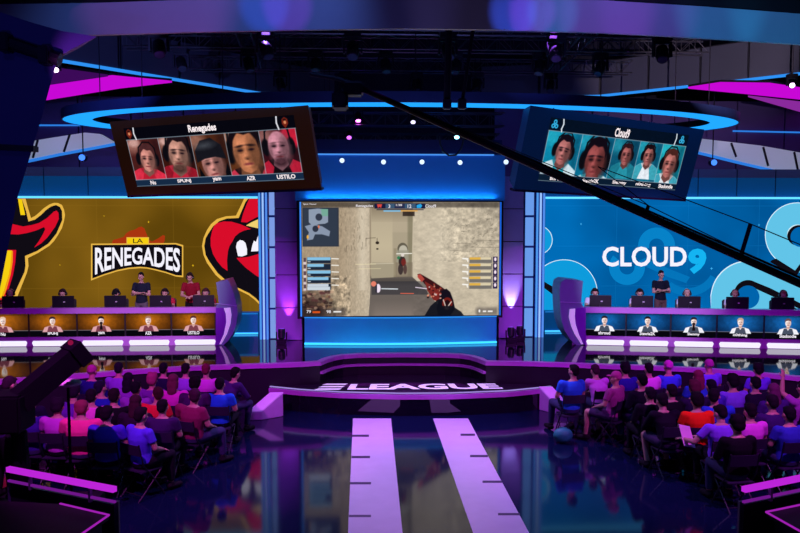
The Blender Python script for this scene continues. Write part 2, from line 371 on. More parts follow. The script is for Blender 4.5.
# left-hand emblem (the tip of the same hat)
shape([(-15,198.6),(25.5,198.6),(28,208),(31,218),(35,216),(39,212.7),(44,208),(49.5,204.4),(54,202.8),(58,203),(62,205),(64,209.6),(65,215),(64,221),(62,228),(58,235),(54,241),(49.5,245.7),(38,253),(28,258),(28.5,266),(27,272.5),(22,285),(16,300),(10,311),(-15,311)], .01, g_gold, 'emblem_outline', t)
shape([(-15,198.8),(21.8,198.8),(26,211),(28.5,221.5),(35,219.5),(41,215),(46,210),(51,206.5),(56,205),(60,207),(62,211),(62.3,220),(56.5,233.5),(48.5,243.5),(37,251),(25,256),(25.5,266),(24.5,272),(18,286),(7,310),(-15,310)], .014, g_black, 'emblem_ground', t)
shape([(8,223),(23,226.5),(32,225),(39,223),(47,218),(54,211.5),(56.7,210.6),(58.5,213),(58.8,219),(55,227),(47.4,237.4),(41,243.5),(34,247.7),(39,241),(43,234),(45.3,229),(44,227),(36,230.5),(27,233),(18,234.5),(8,234)], .018, g_red, 'hat_brim', t)
shape([(18,199),(21.8,199),(25.2,215),(20.6,215)], .02, g_yel, 'hat_stripe', t)
shape([(-12,249),(16.2,250),(15.3,262),(13,275),(9,288),(4,300),(-12,300)], .018, g_red, 'face_mask', t)
shape([(6,250.5),(12,250.5),(11.5,260),(9,274),(5,288),(1,298),(-6,298)], .02, g_yel, 'flame_stripe', t)
shape([(11.5,251),(12.8,251),(12.6,262),(10.5,275),(6.5,289),(3,298),(1,298),(6,286),(10,270)], .022, g_org, 'flame_stripe', t)
# banner
shape([(111.5,244),(113,240),(123.5,237),(126,233.5),(129.5,231),(135,229.5),(138.5,227.3),(141.5,226.5),(144.5,228.5),(146,232.5),(149,240),(152,241.5),(158,238.5),(163,235),(165,235.8),(164.6,241),(163,244)], .008, g_dred, 'hat_motif', t)
gb = [(91,243.6),(126.5,243.4),(126.5,237.2),(149,237.2),(149,243.2),(176,243),(183.3,245.1),(183.3,277.3),(176,276.6),(165.5,273),(155,270.3),(147,268.6),(140,268.2),(129,269),(117.5,271.3),(104,275.5),(91,280.6)]
shape(gb, .012, g_gold, 'banner_border', t)
shape([(92.4,245),(175.6,244.4),(182,246.5),(182,275.6),(176,275.2),(165.5,271.7),(155,269),(147,267.3),(140,266.8),(129,267.6),(117.5,269.9),(104,274.2),(92.4,278.5)], .016, g_black, 'banner_field', t)
shape([(127.3,238),(148.2,238),(148.2,243.8),(127.3,243.8)], .016, g_yel, 'banner_tab', t)
text('LA', lambda u, v: wall_px(133+u*10, 243+(-v)*4.4, .02), g_black, 'lettering', t, .01)
bl = [(94,276.5),(104,272.6),(117.5,268.4),(129,266.3),(140,265.4),(147,266),(155,267.6),(165.5,270.3),(180.5,274)]
def ybot(x):
    for a, b in zip(bl[:-1], bl[1:]):
        if x <= b[0]: return a[1]+(b[1]-a[1])*(x-a[0])/(b[0]-a[0])
    return bl[-1][1]
def rfn(u, v):
    x = 95+85*u; yb = ybot(x)-1.0; yt = 247.3+(.8 if x > 176 else 0); return wall_px(x, yb+(yt-yb)*v, .022)
text('RENEGADES', rfn, g_white, 'lettering', t, .025)
for (x, y, r) in ((169.3,265,1.6),(148.5,222,1.3),(193,265.5,1.4),(104,216,.8),(60,265,.8)):
    shape([(x+(r if k % 2 == 0 else r*.3)*math.cos(k*math.pi/4), y+(r if k % 2 == 0 else r*.3)*math.sin(k*math.pi/4)) for k in range(8)], .012, glow('led_star', '#f2c21c'), 'star', t)
# right LED wall
x0, x1 = at(541, 250, y=LY).x, 13
t = thing('led_wall', ((x0+x1)/2, LY, zb), 'wide blue LED wall with pale round cloud emblems and bold white lettering', 'led wall', 'team LED walls')
MB().prism([(x0, LY+.01), (x1, LY+.01), (x1, LY+.25), (x0, LY+.25)], zb, zt).build('cabinet', black, t)
MB().add([(x0, LY, zb), (x1, LY, zb), (x1, LY, zt), (x0, LY, zt)], [(0,1,2,3)]).build('display', led_mat('led_blue_field', '#005596', '#0070bd', '#1a86cf', zb, zt), t)
g_c1 = glow('led_cloud_pale', '#62c4e8'); g_c2 = glow('led_cloud_mid', '#0e9bdc'); g_c3 = glow('led_cloud_dim', '#0782c8'); g_lb = glow('led_cloud_hole', '#0064ac')
g_edge = glow('led_cloud_edge', '#d8f4ff'); g_nine = glow('led_nine', '#14b4f2')
# dim middle emblem behind the word
ring_shape(656.6, 246, 7.5, 18.5, 0, 195, .006, g_c3, 'emblem_lobe', t); ring_shape(627, 267, 7.5, 18, 140, 370, .006, g_c3, 'emblem_lobe', t)
ring_shape(688, 262, 26, 34, 230, 330, .005, glow('led_cloud_faint', '#0474ba'), 'emblem_lobe', t)
shape([(645,258),(672,270),(690,277),(686,283),(668,277),(636,262)], .005, MC['led_cloud_faint'], 'emblem_arm', t)
# left emblem
ring_shape(538, 240, 0.1, 14.6, -90, 90, .006, g_edge, 'emblem_lobe_edge', t); ring_shape(538, 240, .1, 13.9, -90, 90, .008, g_c2, 'emblem_lobe', t)
ring_shape(563.5, 294, .1, 34.3, 0, 360, .006, g_edge, 'emblem_lobe_edge', t) if 0 else None
def clip_lobe(cx, cy, r, xmin, ymax, a0, a1, e, m, name):
    P = [(max(x, xmin), min(y, ymax)) for x, y in circ(cx, cy, r, a0, a1, 60)]; shape(P+[(xmin if a1 > 150 else P[-1][0], ymax)], e, m, name, t)
clip_lobe(564, 293, 33.6, 541.5, 310.5, -32, 232, .006, g_edge, 'emblem_lobe_edge'); clip_lobe(564, 293, 32.9, 541.5, 310.5, -32, 232, .010, g_c2, 'emblem_lobe')
shape([(541.5,280),(560,291),(566,300),(560,300),(541.5,286)], .012, g_black, 'emblem_shadow', t)
shape(circ(569, 289, 9, 0, 360, 24)[:-1], .014, g_lb, 'emblem_hole', t)
# right emblem
ring_shape(797.5, 235, 9.5, 32.6, 0, 360, .006, g_edge, 'emblem_lobe_edge', t); ring_shape(797.5, 235, 10.5, 31.8, 0, 360, .010, g_c1, 'emblem_lobe', t)
shape(circ(799, 237, 12, 0, 360, 30)[:-1], .008, g_black, 'emblem_shadow', t); shape(circ(800.5, 237, 10, 0, 360, 30)[:-1], .0115, g_lb, 'emblem_hole', t)
shape([(776,258),(806,240),(806,273),(796,272.5)], .0095, g_c1, 'emblem_arm', t); shape([(772,260),(776,258.5),(795,270.5),(803,260),(803,266),(796,277),(770,262)], .013, g_black, 'emblem_shadow', t)
P = [(711,310),(710.5,295)]+[(x, y) for x, y in circ(748, 298, 37.4, 165, 70, 20)]+[(775,268.5),(800,282),(830,295),(830,309.5)]
shape(P, .006, g_edge, 'emblem_lobe_edge', t); shape([(x+.7 if x < 760 else x, y+.9) if y < 305 else (x, y) for x, y in P], .010, g_c1, 'emblem_lobe', t)
shape([(733.5,310)]+circ(748, 294, 14, 200, 60, 16)+[(770,288),(800,303),(816,310.5),(803,310.5),(765,293),(754,288)]+[(745,294),(738,302),(738,310)], .014, g_black, 'emblem_shadow', t)
shape(circ(748, 297, 11.5, 0, 360, 26)[:-1], .016, g_lb, 'emblem_hole', t)
text('CLOUD', lambda u, v: wall_px(602.3+84.5*u, 266.6-20*v, .02), g_white, 'lettering', t, .025)
text('9', lambda u, v: wall_px(688.5+18.5*u-(1-v)*1.5, 274-25.5*v, .02), g_nine, 'lettering', t, .055)
for (x, y, r) in ((711.5,268.5,1.6),(581,224,1.3),(759,225,1.2)):
    shape([(x+(r if k % 2 == 0 else r*.4)*math.cos(k*math.pi/4), y+(r if k % 2 == 0 else r*.4)*math.sin(k*math.pi/4)) for k in range(8)], .012, glow('led_star_blue', '#3fb0ee'), 'star', t)
# ------------------------------------------------------------------ glowing plinths and headers of the side walls
blue_acr = mat('blue_acrylic', '#0d4f9a', .35, noise=.25, scale=.7, emis='#06447c', es=.75)
def plinth(px0, px1, lab):
    a = at(px0, 325, y=LY-.15).x; b = at(px1, 325, y=LY-.15).x
    t = thing('light_plinth', ((a+b)/2, LY-.15, STZ), lab, 'light panel', 'blue glowing plinths')
    MB().prism([(a, LY-.15), (b, LY-.15), (b, LY+.1), (a, LY+.1)], STZ, zb-.01).build('panel', blue_acr, t)
    MB().prism([(a, LY-.19), (b, LY-.19), (b, LY-.15), (a, LY-.15)], STZ+.01, STZ+.05).build('light_line', cyan_led, t)
    MB().prism([(a, LY-.17), (b, LY-.17), (b, LY-.15), (a, LY-.15)], zb-.06, zb-.03).build('light_line', glow('dim_led', '#1c78c8', 1), t)
plinth(-80, 258, 'long blue glowing plinth under the gold LED wall'); plinth(545, 880, 'long blue glowing plinth under the blue LED wall')
def header(px0, px1, lab):
    y = LY+.1; a = at(px0, 180, y=y).x; b = at(px1, 180, y=y).x; z0 = zt+.02; z1 = at(60, 176, y=y).z; z2 = at(60, 167, y=y).z
    t = thing('glass_header', ((a+b)/2, y, z0), lab, 'header panel', 'blue glass headers over the LED walls')
    MB().prism([(a, y), (b, y), (b, y+.12), (a, y+.12)], z0, z1).build('blue_glass', mat('blue_header_glass', '#0a4a8c', .25, noise=.35, scale=.8, emis='#073a6a', es=.8), t)
    MB().prism([(a, y+.02), (b, y+.02), (b, y+.12), (a, y+.12)], z1, z2).build('frosted_band', mat('frosted_lilac', '#5a5f8e', .5, noise=.2, scale=1, emis='#20244a', es=.6), t)
    MB().prism([(a, y-.2), (b, y-.2), (b, y-.02), (a, y-.02)], z0-.02, z0+.035).build('light_line', glow('header_led', '#5cc8ff', 1.5), t)
    n = int((b-a)/1.15)
    for k in range(1, n): 
        x = a+(b-a)*k/n; MB().box((x, y-.005, (z0+z2)/2), (.02, .02, z2-z0)).build('mullion', mat('header_mullion', (.03,.06,.15), .4), t)
header(-90, 262, 'blue glass header band along the top of the gold LED wall'); header(541, 890, 'blue glass header band along the top of the blue LED wall')
# ------------------------------------------------------------------ centre set piece
SY = 19.3
sx0, sx1 = at(302, 260, y=SY).x, at(499, 260, y=SY).x; sz0, sz1 = at(400, 315.7, y=SY).z, at(400, 202, y=SY).z
t = thing('centre_wall', (0, SY+.3, STZ), 'tall blue lit wall section that frames the main game screen', 'wall section')
cw = mat('blue_wall_panel', '#1450a8', .45, noise=.12, scale=1)
z_ = at(400, 154, y=SY).z; zt2 = at(400, 139, y=SY).z
MB().box(((sx0+sx1)/2, SY+.35, (sz1+z_)/2+.02), (sx1-sx0+.35, .3, z_-sz1-.04)).build('header_panel', mat('header_blue', '#2a6cc0', .5, noise=.12, scale=.9, emis='#083a84', es=.4), t)
MB().box(((sx0+sx1)/2, SY+.4, (zt2+z_)/2+.02), (sx1-sx0+.2, .3, zt2-z_-.02)).build('upper_band', mat('band_navy', '#1a2060', .5, noise=.15), t)
MB().box(((sx0+sx1)/2, SY+.18, z_), (sx1-sx0-.25, .05, .035)).build('light_line', glow('top_line', '#4f9dff', .9), t)
# skirt: gently bowed front
sk = []
for i in range(25):
    u = i/24; x = (sx0+.05)+(sx1-sx0-.1)*u; sk.append((x, SY+.02-.16*math.sin(math.pi*u)))
skm = mat('skirt_acrylic', '#1f90bc', .4, noise=.35, scale=.9, emis='#045688', es=.4)
MB().band(sk, STZ, sz0-.05, -.4, 0).build('skirt', skm, t)
MB().band(sk, STZ+.012, STZ+.06, 0, .05).build('light_line', glow('skirt_led', '#38b8ff', 1.8), t)
MB().band(sk, sz0-.045, sz0-.02, -.02, .03).build('light_line', glow('skirt_led2', '#2c90f0', 1.0), t)
MB().box(((sx0+sx1)/2, SY+.35, (sz0+sz1)/2), (sx1-sx0+.3, .2, sz1-sz0+.2)).build('backing', black, t)
for px, py, w in ((342,160.5,'above the left end of the game screen'),(383.5,162,'above the score bar, left of centre'),(422,162,'above the score bar, right of centre'),(460,162.5,'between the middle and the last'),(506,162,'at the end nearest the navy-cased screen')):
    p = at(px, py, y=SY+.16); lt = thing('wall_lamp', p, 'small round lamp on the blue header, '+w, 'wall lamp', 'round lamps along the blue header')
    MB().tube([p, p+Vector((0, .1, 0))], .075, 16).build('housing', darkmetal, lt)
    MB().tube([p+Vector((0, -.012, 0)), p], .062, 16).build('lens', glow('lamp_white', '#b9d4ff', 1.8), lt)
# ---- main screen picture
W2, H2 = 460, 268
c = Cv(W2, H2, 302, 202, 499, 315.7, '#b09d84'); X, Y = c.X, c.Y
c.poly([(302,202),(369.5,202),(370,277),(366,316),(302,316)], '#a8957c'); c.blend(np.clip((X-340)/28, 0, 1)*(X < 369.5), '#c9bba4', .8)
c.blend(np.clip((330-X)/30, 0, 1)*(Y < 240), '#6f6252', .5)
c.noise(.07, 2.2, (X < 369).astype(float), 3, .5); c.blend(np.clip(1-abs(X-362)/7, 0, 1)*(X < 369.5)*(Y < 290), '#e0d3bc', .6); c.noise(.3, 4, ((X < 350) & (Y > 275)).astype(float), 9)
for q in range(22):
    xx = 340+rng.random()*22; yy = 206+rng.random()*45; c.line([(xx, yy), (xx+rng.random()*3-1.5, yy+2+rng.random()*5)], .5, '#5d5142', .55)
c.blend(np.clip((Y-283)/22, 0, 1)*np.clip((334-X)/14, 0, 1), '#33201f', .85); 
for q in range(60):
    xx = 303+rng.random()*28; yy = 288+rng.random()*22; c.ell(xx, yy, 1+rng.random()*2, .7+rng.random(), ['#8a6a50','#5a3436','#c09a80','#1c1014'][q % 4], .6)
c.poly([(369.5,202),(413,202),(412,277),(394,277),(370,279)], '#b5a78e'); c.blend(((X > 370) & (X < 392)).astype(float)*np.clip(1-abs(Y-245)/40, 0, 1), '#cdbf9f', .6)
c.rect(369.2,202,370.4,278, '#8b7c68', .8, 1)
c.blend(((X > 371) & (X < 412) & (Y < 222)).astype(float)*np.clip((224-Y)/18, 0, 1), '#7a6c58', .7)
c.rect(392,232,411.5,278, '#a39880', .5, 2); c.rect(407,211,412.5,276, '#6f6a52', .55, 2)
c.poly([(370.5,277.5),(412,276),(424,286),(452,316),(368,316)], '#6b625c'); c.blend(((X > 369) & (X < 424)).astype(float)*np.clip(1-abs(Y-280)/6, 0, 1), '#3c3632', .5); c.blend(np.clip((Y-300)/16, 0, 1)*np.clip((X-366)/10, 0, 1)*np.clip((420-X)/10, 0, 1), '#9c8c82', .5)
c.poly([(412.5,202),(499,202),(499,316),(446,316),(424,288),(411,276)], '#c6b9a2'); c.blend(np.clip(1-abs(X-440)/26, 0, 1)*np.clip(1-abs(Y-245)/50, 0, 1)*(X > 413), '#d6c9b2', .8)
c.blend(np.clip((X-455)/44, 0, 1)*np.clip((262-Y)/50, 0, 1), '#94897a', .5); c.noise(.06, 3, ((X > 413)).astype(float), 5, 1.6)
c.noise(.12, 3, ((X > 440) & (Y < 262)).astype(float), 8)
for q in range(46):
    xx = 452+rng.random()*45; yy = 212+rng.random()*42; c.line([(xx, yy), (xx+rng.random()*5-1, yy+rng.random()*3-2)], .6, '#5f574c', .5)
for (a, b, d) in ((250.5, 450, 470), (247, 470, 499), (243, 452, 470), (240, 476, 499)): c.line([(a and b, a), (d, a+.6)], .45, '#6a6156', .6)
c.poly([(370,263.5),(372,262),(393,262.5),(393,277),(371,278)], '#a59a82'); c.line([(370,263.5),(393,263)], .8, '#cabfa6'); c.rect(393,248,396,277, '#8c8068', .6)
c.rect(395,262,412,277, '#7d6f5e', .6)
c.line([(365.5,246),(365.5,238),(375,237.5)], .5, '#4a4034', .8); c.ell(376.8, 242.5, 1.8, 1.5, '#2e2620'); c.ell(376.8, 248.6, 1.2, .8, '#2a231e'); c.line([(376.6,238),(376.6,242)], .5, '#3a3028')
c.ell(402, 248.5, 5.2, 6, '#5c5648', .9); c.ell(402.5, 250, 4.2, 5, '#c8c2b0', .9); c.rect(396,250,408,262, '#9a9684', .8, 1); c.line([(396,253.5),(411,253.2)], .9, '#f2ede0')
c.ell(401.5, 261, 3.6, 5, '#2c2022', .9); c.ell(403, 262, 2.4, 3.8, '#7a2824', .9); c.ell(400, 269, 2.6, 5.5, '#33272a', .85); c.ell(404.5, 269, 1.8, 5, '#4c3534', .85); c.ell(398, 257.5, 1.6, 1.6, '#2f7a50', .9); c.ell(402, 254.8, 1.6, 1.7, '#e6dcd4', .9)
c.line([(355,264),(375,263.6)], .5, '#f4e8b8', .8); c.line([(358,268.5),(380,268.2)], .5, '#f4e8b8', .7)
# caster card
c.rect(371,281,427,294.5, '#23242e', .5); c.ell(373, 283.5, 2.6, 2.6, '#e8806a'); c.ell(377.5, 288, 2.4, 4.4, '#f0e2f2'); c.rect(375,284.5,376.4,292, '#18122c'); c.line([(381,288.4),(397,288.8)], .9, '#e8f0f6'); c.line([(400,293.2),(413,293.4)], .7, '#f06a50'); c.line([(415,287.2),(426,288.6)], .8, '#f2e2f4')
# gun and hands
c.poly([(416.5,274),(419.5,273.4),(431,280),(440,286),(447,291),(449,298),(441,300),(432,292),(424,284)], '#3a1418'); c.poly([(424,281),(434,287),(442,295),(441,303),(433,300),(427,291)], '#7c2824')
c.poly([(417,274.5),(420,274),(424,279),(421,282),(417,277)], '#b4473e'); c.poly([(441,291),(446,288.5),(450,292),(453,300),(455,309),(450,316),(438,316),(436,308),(439,299)], '#15101c')
for q in range(26):
    xx = 427+rng.random()*14; yy = 284+rng.random()*16; c.ell(xx, yy, .5+rng.random()*.7, .5+rng.random()*.7, ['#c04a3a','#f0a080','#220c14','#e8d8d0'][q % 4], .8)
c.ell(447, 304, 5.2, 6.5, '#7e2018', .9); c.ell(447, 304, 3, 4, '#1a0c14', .9); c.line([(443,300),(446,309),(451,302)], 1, '#f0d8cc', .9); c.ell(446.5, 308.5, 2.2, 1.3, '#f2c0a0', .9)
c.poly([(424,316),(430,306),(438,299),(442,306),(452,306),(461,312),(464,316)], '#10121c', .92)
# HUD
c.rect(302,202,499,207.4, '#2a2420', .6, 2); c.rect(302.6,207.6,338.6,246.2, '#2a3242', .95); c.rect(304,209,337,245, '#323c4c', .8); 
c.poly([(309,209.5),(318,208.5),(328,209.5),(328,222),(325,223.5),(319,224),(313,226),(309,222)], '#93a0b4', .95); c.poly([(321,209),(328,209),(328,216),(322,216)], '#6fae92', .8); c.ell(319,217,3.4,3.6,'#343a4a'); c.poly([(305,226),(312,224),(322,226),(330,231),(329,236),(322,234),(315,234),(313,239),(307,240),(309,232)], '#8d9ab0', .95); c.ell(315.5,228.5,3,3.2,'#2e3444'); c.ell(318.8,226.5,.8,1.6,'#e87850'); c.ell(307.8,236.6,1,2,'#f0b040')
c.rect(303.2,258,306,290, '#eadbe8', .75)
for k in range(5):
    y = 256.8+k*6.6; c.rect(307,y,330.4,y+6, '#122036', .92); c.rect(307.2,y,330.2 if k in (0,2) else (323.5 if k == 1 else 328),y+2.9, '#86c2e6' if k < 4 else '#c8d2de'); c.rect(303.4,y+.6,306,y+4.6, '#3d2634', .8); c.line([(331.5,y+1.3),(338,y+1.6)], 1.1, '#f4efe4', .95); c.line([(308,y+4.3),(310,y+4.4)], 1, '#dfe8f0', .8)
    y = 257.2+k*6.5; c.rect(469,y,492,y+5.8, '#6e6a66', .9); c.rect(469.2,y,480.4,y+2.4, '#e2b24a'); c.rect(480.4,y,491,y+2.4, '#e8d9b4', .9); c.rect(493,y-.6,497.6,y+5.6, '#261a48'); c.ell(495.3,y+2,1.2,1.9,'#f6e4f2'); c.line([(462.5,y+1.2),(467.5,y+1.6)], 1.4, '#f8f4ec'); c.line([(466.6,y+1.6),(467.4,y+4)], 1.1, '#f8f4ec')
c.rect(307,286.2,329.6,289.6, '#cbd6e0')
c.rect(302,308,345,315.7,'#1c1820',.45,3); c.rect(312,310.6,319.5,312.6, '#d8541e'); c.rect(332.8,310.6,340.6,312, '#f4f0ee'); c.rect(476,308,498,315.7,'#1c1820',.4,3); c.rect(483,311,486.5,312.6,'#efe9e6'); c.rect(488,311,493,312.6,'#efe9e6'); c.ell(479.6,311.4,.9,1.5,'#f6f2f0')
c.rect(374,203.6,424.6,208.6, '#1b1c3c'); c.rect(385,203.6,394,208.4, '#3c5874'); c.rect(404,203.6,415,208.4, '#3c5874'); c.rect(394.4,203.6,403.6,208.6, '#2a3050'); c.poly([(376.5,204.2),(381.5,204.2),(380.5,208),(379,206.6),(377.5,208)], '#e0493e'); c.poly([(416,205),(420,203.8),(421.5,205.6),(420,208),(416,208)], '#2aa8e8'); c.rect(383,210,400,211.6, '#86bfe0'); c.rect(400,210,417,211.4, '#e8b060'); c.rect(376,209.2,423,210, '#141430'); c.rect(402,211.4,414,216,'#241a18',.8)
mf = quadfn((sx0, SY, sz0), (sx1, SY, sz0), (sx1, SY, sz1), (sx0, SY, sz1))
ms = thing('main_screen', ((sx0+sx1)/2, SY, sz0), 'huge central screen showing a first-person shooter game view of a sandy alley', 'screen')
MB().box(((sx0+sx1)/2, SY+.06, (sz0+sz1)/2), (sx1-sx0+.06, .1, sz1-sz0+.06)).build('bezel', black, ms)
c.build('game_picture', mf, ms)
MB().box((sx0-.03, SY-.02, (sz0+sz1)/2), (.035, .04, sz1-sz0)).build('edge_light', glow('edge_blue', '#3d8dff', 1), ms)
MB().box((sx1+.03, SY-.02, (sz0+sz1)/2), (.035, .04, sz1-sz0)).build('edge_light', glow('edge_blue2', '#1a62d8', 1), ms)
def spx(x, y): return at(x, y, y=SY-.006)
g_txt = glow('screen_text', '#f4eef4')
for s, xa, ya, xb, yb in (('Spot: Tower', 303.2, 205.2, 316.5, 203.3), ('Renegades', 356, 207.6, 373, 204.6), ('Cloud9', 425.4, 207.6, 436, 204.4), ('3', 388.3, 208, 390.3, 204.6), ('1:38', 396, 206, 402, 204), ('12', 407.6, 208, 411.4, 204.4), ('79', 306.6, 313.2, 310.8, 310.2), ('98', 326.6, 313.2, 330.8, 310.2)):
    text(s, lambda u, v, q=(xa, ya, xb, yb): spx(q[0]+(q[2]-q[0])*u, q[1]+(q[3]-q[1])*v), g_txt, 'screen_text', ms, .01)
# ------------------------------------------------------------------ side panels with uplights, light columns
def side_panel(pa, pb, lab):
    y = SY+.75; a = at(pa, 260, y=y).x; b = at(pb, 260, y=y).x; z1 = 5.4
    t = thing('side_panel', ((a+b)/2, y, STZ), lab, 'wall panel', 'tiled panels flanking the main screen')
    n = 5
    for k in range(n):
        za = STZ+(z1-STZ)*k/n; zc = STZ+(z1-STZ)*(k+1)/n
        MB().box(((a+b)/2, y+.05, (za+zc)/2), (b-a, .1, zc-za-.02)).build('tile', mat('panel_satin', (.5,.42,.75), .4, noise=.08), t, bevel=.005)
    MB().box(((a+b)/2, y+.15, (STZ+z1)/2), (b-a, .08, z1-STZ)).build('backing', black, t)
    return (a+b)/2, y
pl = side_panel(275, 301.5, 'tall tiled purple-lit panel between the main screen and the left light columns')
pr = side_panel(499.5, 523, 'tall tiled purple-lit panel between the main screen and the right light columns')
CY = 20.2
def column(xs, seg, lab, side):
    x = at(xs, 300, y=CY).x
    t = thing('light_column', (x, CY, STZ), lab, 'light column', 'tall strip light columns')
    zc = 5.15
    MB().box((x, CY+.12, (STZ+zc)/2), (.26, .12, zc-STZ)).build('casing', mat('column_casing', '#2860b0', .3), t)
    for k, dx in enumerate((-.09, 0, .09)):
        MB().box((x+dx, CY+.04, (STZ+zc)/2), (.045, .05, zc-STZ)).build('light_tube', glow('column_tube%d' % k, ('#4f9aec', '#9cc4ff', '#5590ee')[k], 1.0), t)
    x2 = at(seg, 300, y=CY).x
    t = thing('light_column', (x2, CY, STZ), lab.replace('three thin blue tubes', 'pale segmented light boxes'), 'light column', 'segmented light columns')
    n = 5
    MB().box((x2, CY+.16, (STZ+zc)/2), (.2 if side < 0 else .26, .1, zc-STZ)).build('casing', mat('column_casing2', '#203a80', .3), t)
    for k in range(n):
        za = STZ+(zc-STZ)*k/n; zd = STZ+(zc-STZ)*(k+1)/n
        MB().box((x2, CY+.08, (za+zd)/2), (.15 if side < 0 else .22, .06, zd-za-.06)).build('light_box', glow('seg_box%d' % side, '#7f9fe8' if side < 0 else '#6c9ff0', .95), t)
column(263.6, 272.6, 'slim upright column of three thin blue tubes beside the gold LED wall', -1)
column(540, 529.3, 'slim upright column of three thin blue tubes beside the blue LED wall', 1)
# ------------------------------------------------------------------ moving light fixtures
lensm = {}
def moving_head(loc, aim, lens, label, hang=True, s=1.0, group='moving head lights on the trusses', pole=0):
    loc = Vector(loc); t = thing('moving_light', loc, label, 'stage light', group)
    up = -1 if hang else 1
    MB().box(loc+Vector((0,0,up*.06*s)), (.3*s,.26*s,.12*s)).build('base', darkmetal, t, bevel=.012)
    yk = MB(); c0 = loc+Vector((0,0,up*.14*s))
    yk.box(c0, (.34*s,.07*s,.04*s)).box(c0+Vector((-.16*s,0,up*.13*s)), (.035*s,.09*s,.26*s)).box(c0+Vector((.16*s,0,up*.13*s)), (.035*s,.09*s,.26*s))
    yk.build('yoke', darkmetal, t)
    h = loc+Vector((0,0,up*.33*s)); d = (Vector(aim)-h).normalized()
    MB().tube([h-d*.16*s, h-d*.12*s, h+d*.1*s, h+d*.17*s], [.07*s,.105*s,.12*s,.1*s], 14).build('lamp_head', black, t, smooth=False)
    MB().tube([h+d*.171*s, h+d*.18*s], .085*s, 14).build('lens', lens, t)
    if pole: MB().tube([loc, (loc.x, loc.y, pole)], .025, 8).build('drop_pole', darkmetal, t)
    return h+d*.2*s, d
for px, py, yy, aimx, lab in ((281.5, 331, SY+.15, pl, 'floor uplight at the foot of the left purple panel'), (511, 331, SY+.15, pr, 'floor uplight at the foot of the right purple panel, the nearer to the screen'), (520, 331.5, SY+.35, pr, 'floor uplight beside the right purple panel, the nearer to the columns')):
    p = at(px, py, y=yy); p.z = STZ
    moving_head(p, (p.x, p.y+.5, 4), glow('uplight_lens', '#8a5cff', 1.5), lab, False, .8, 'floor uplights on the main stage')
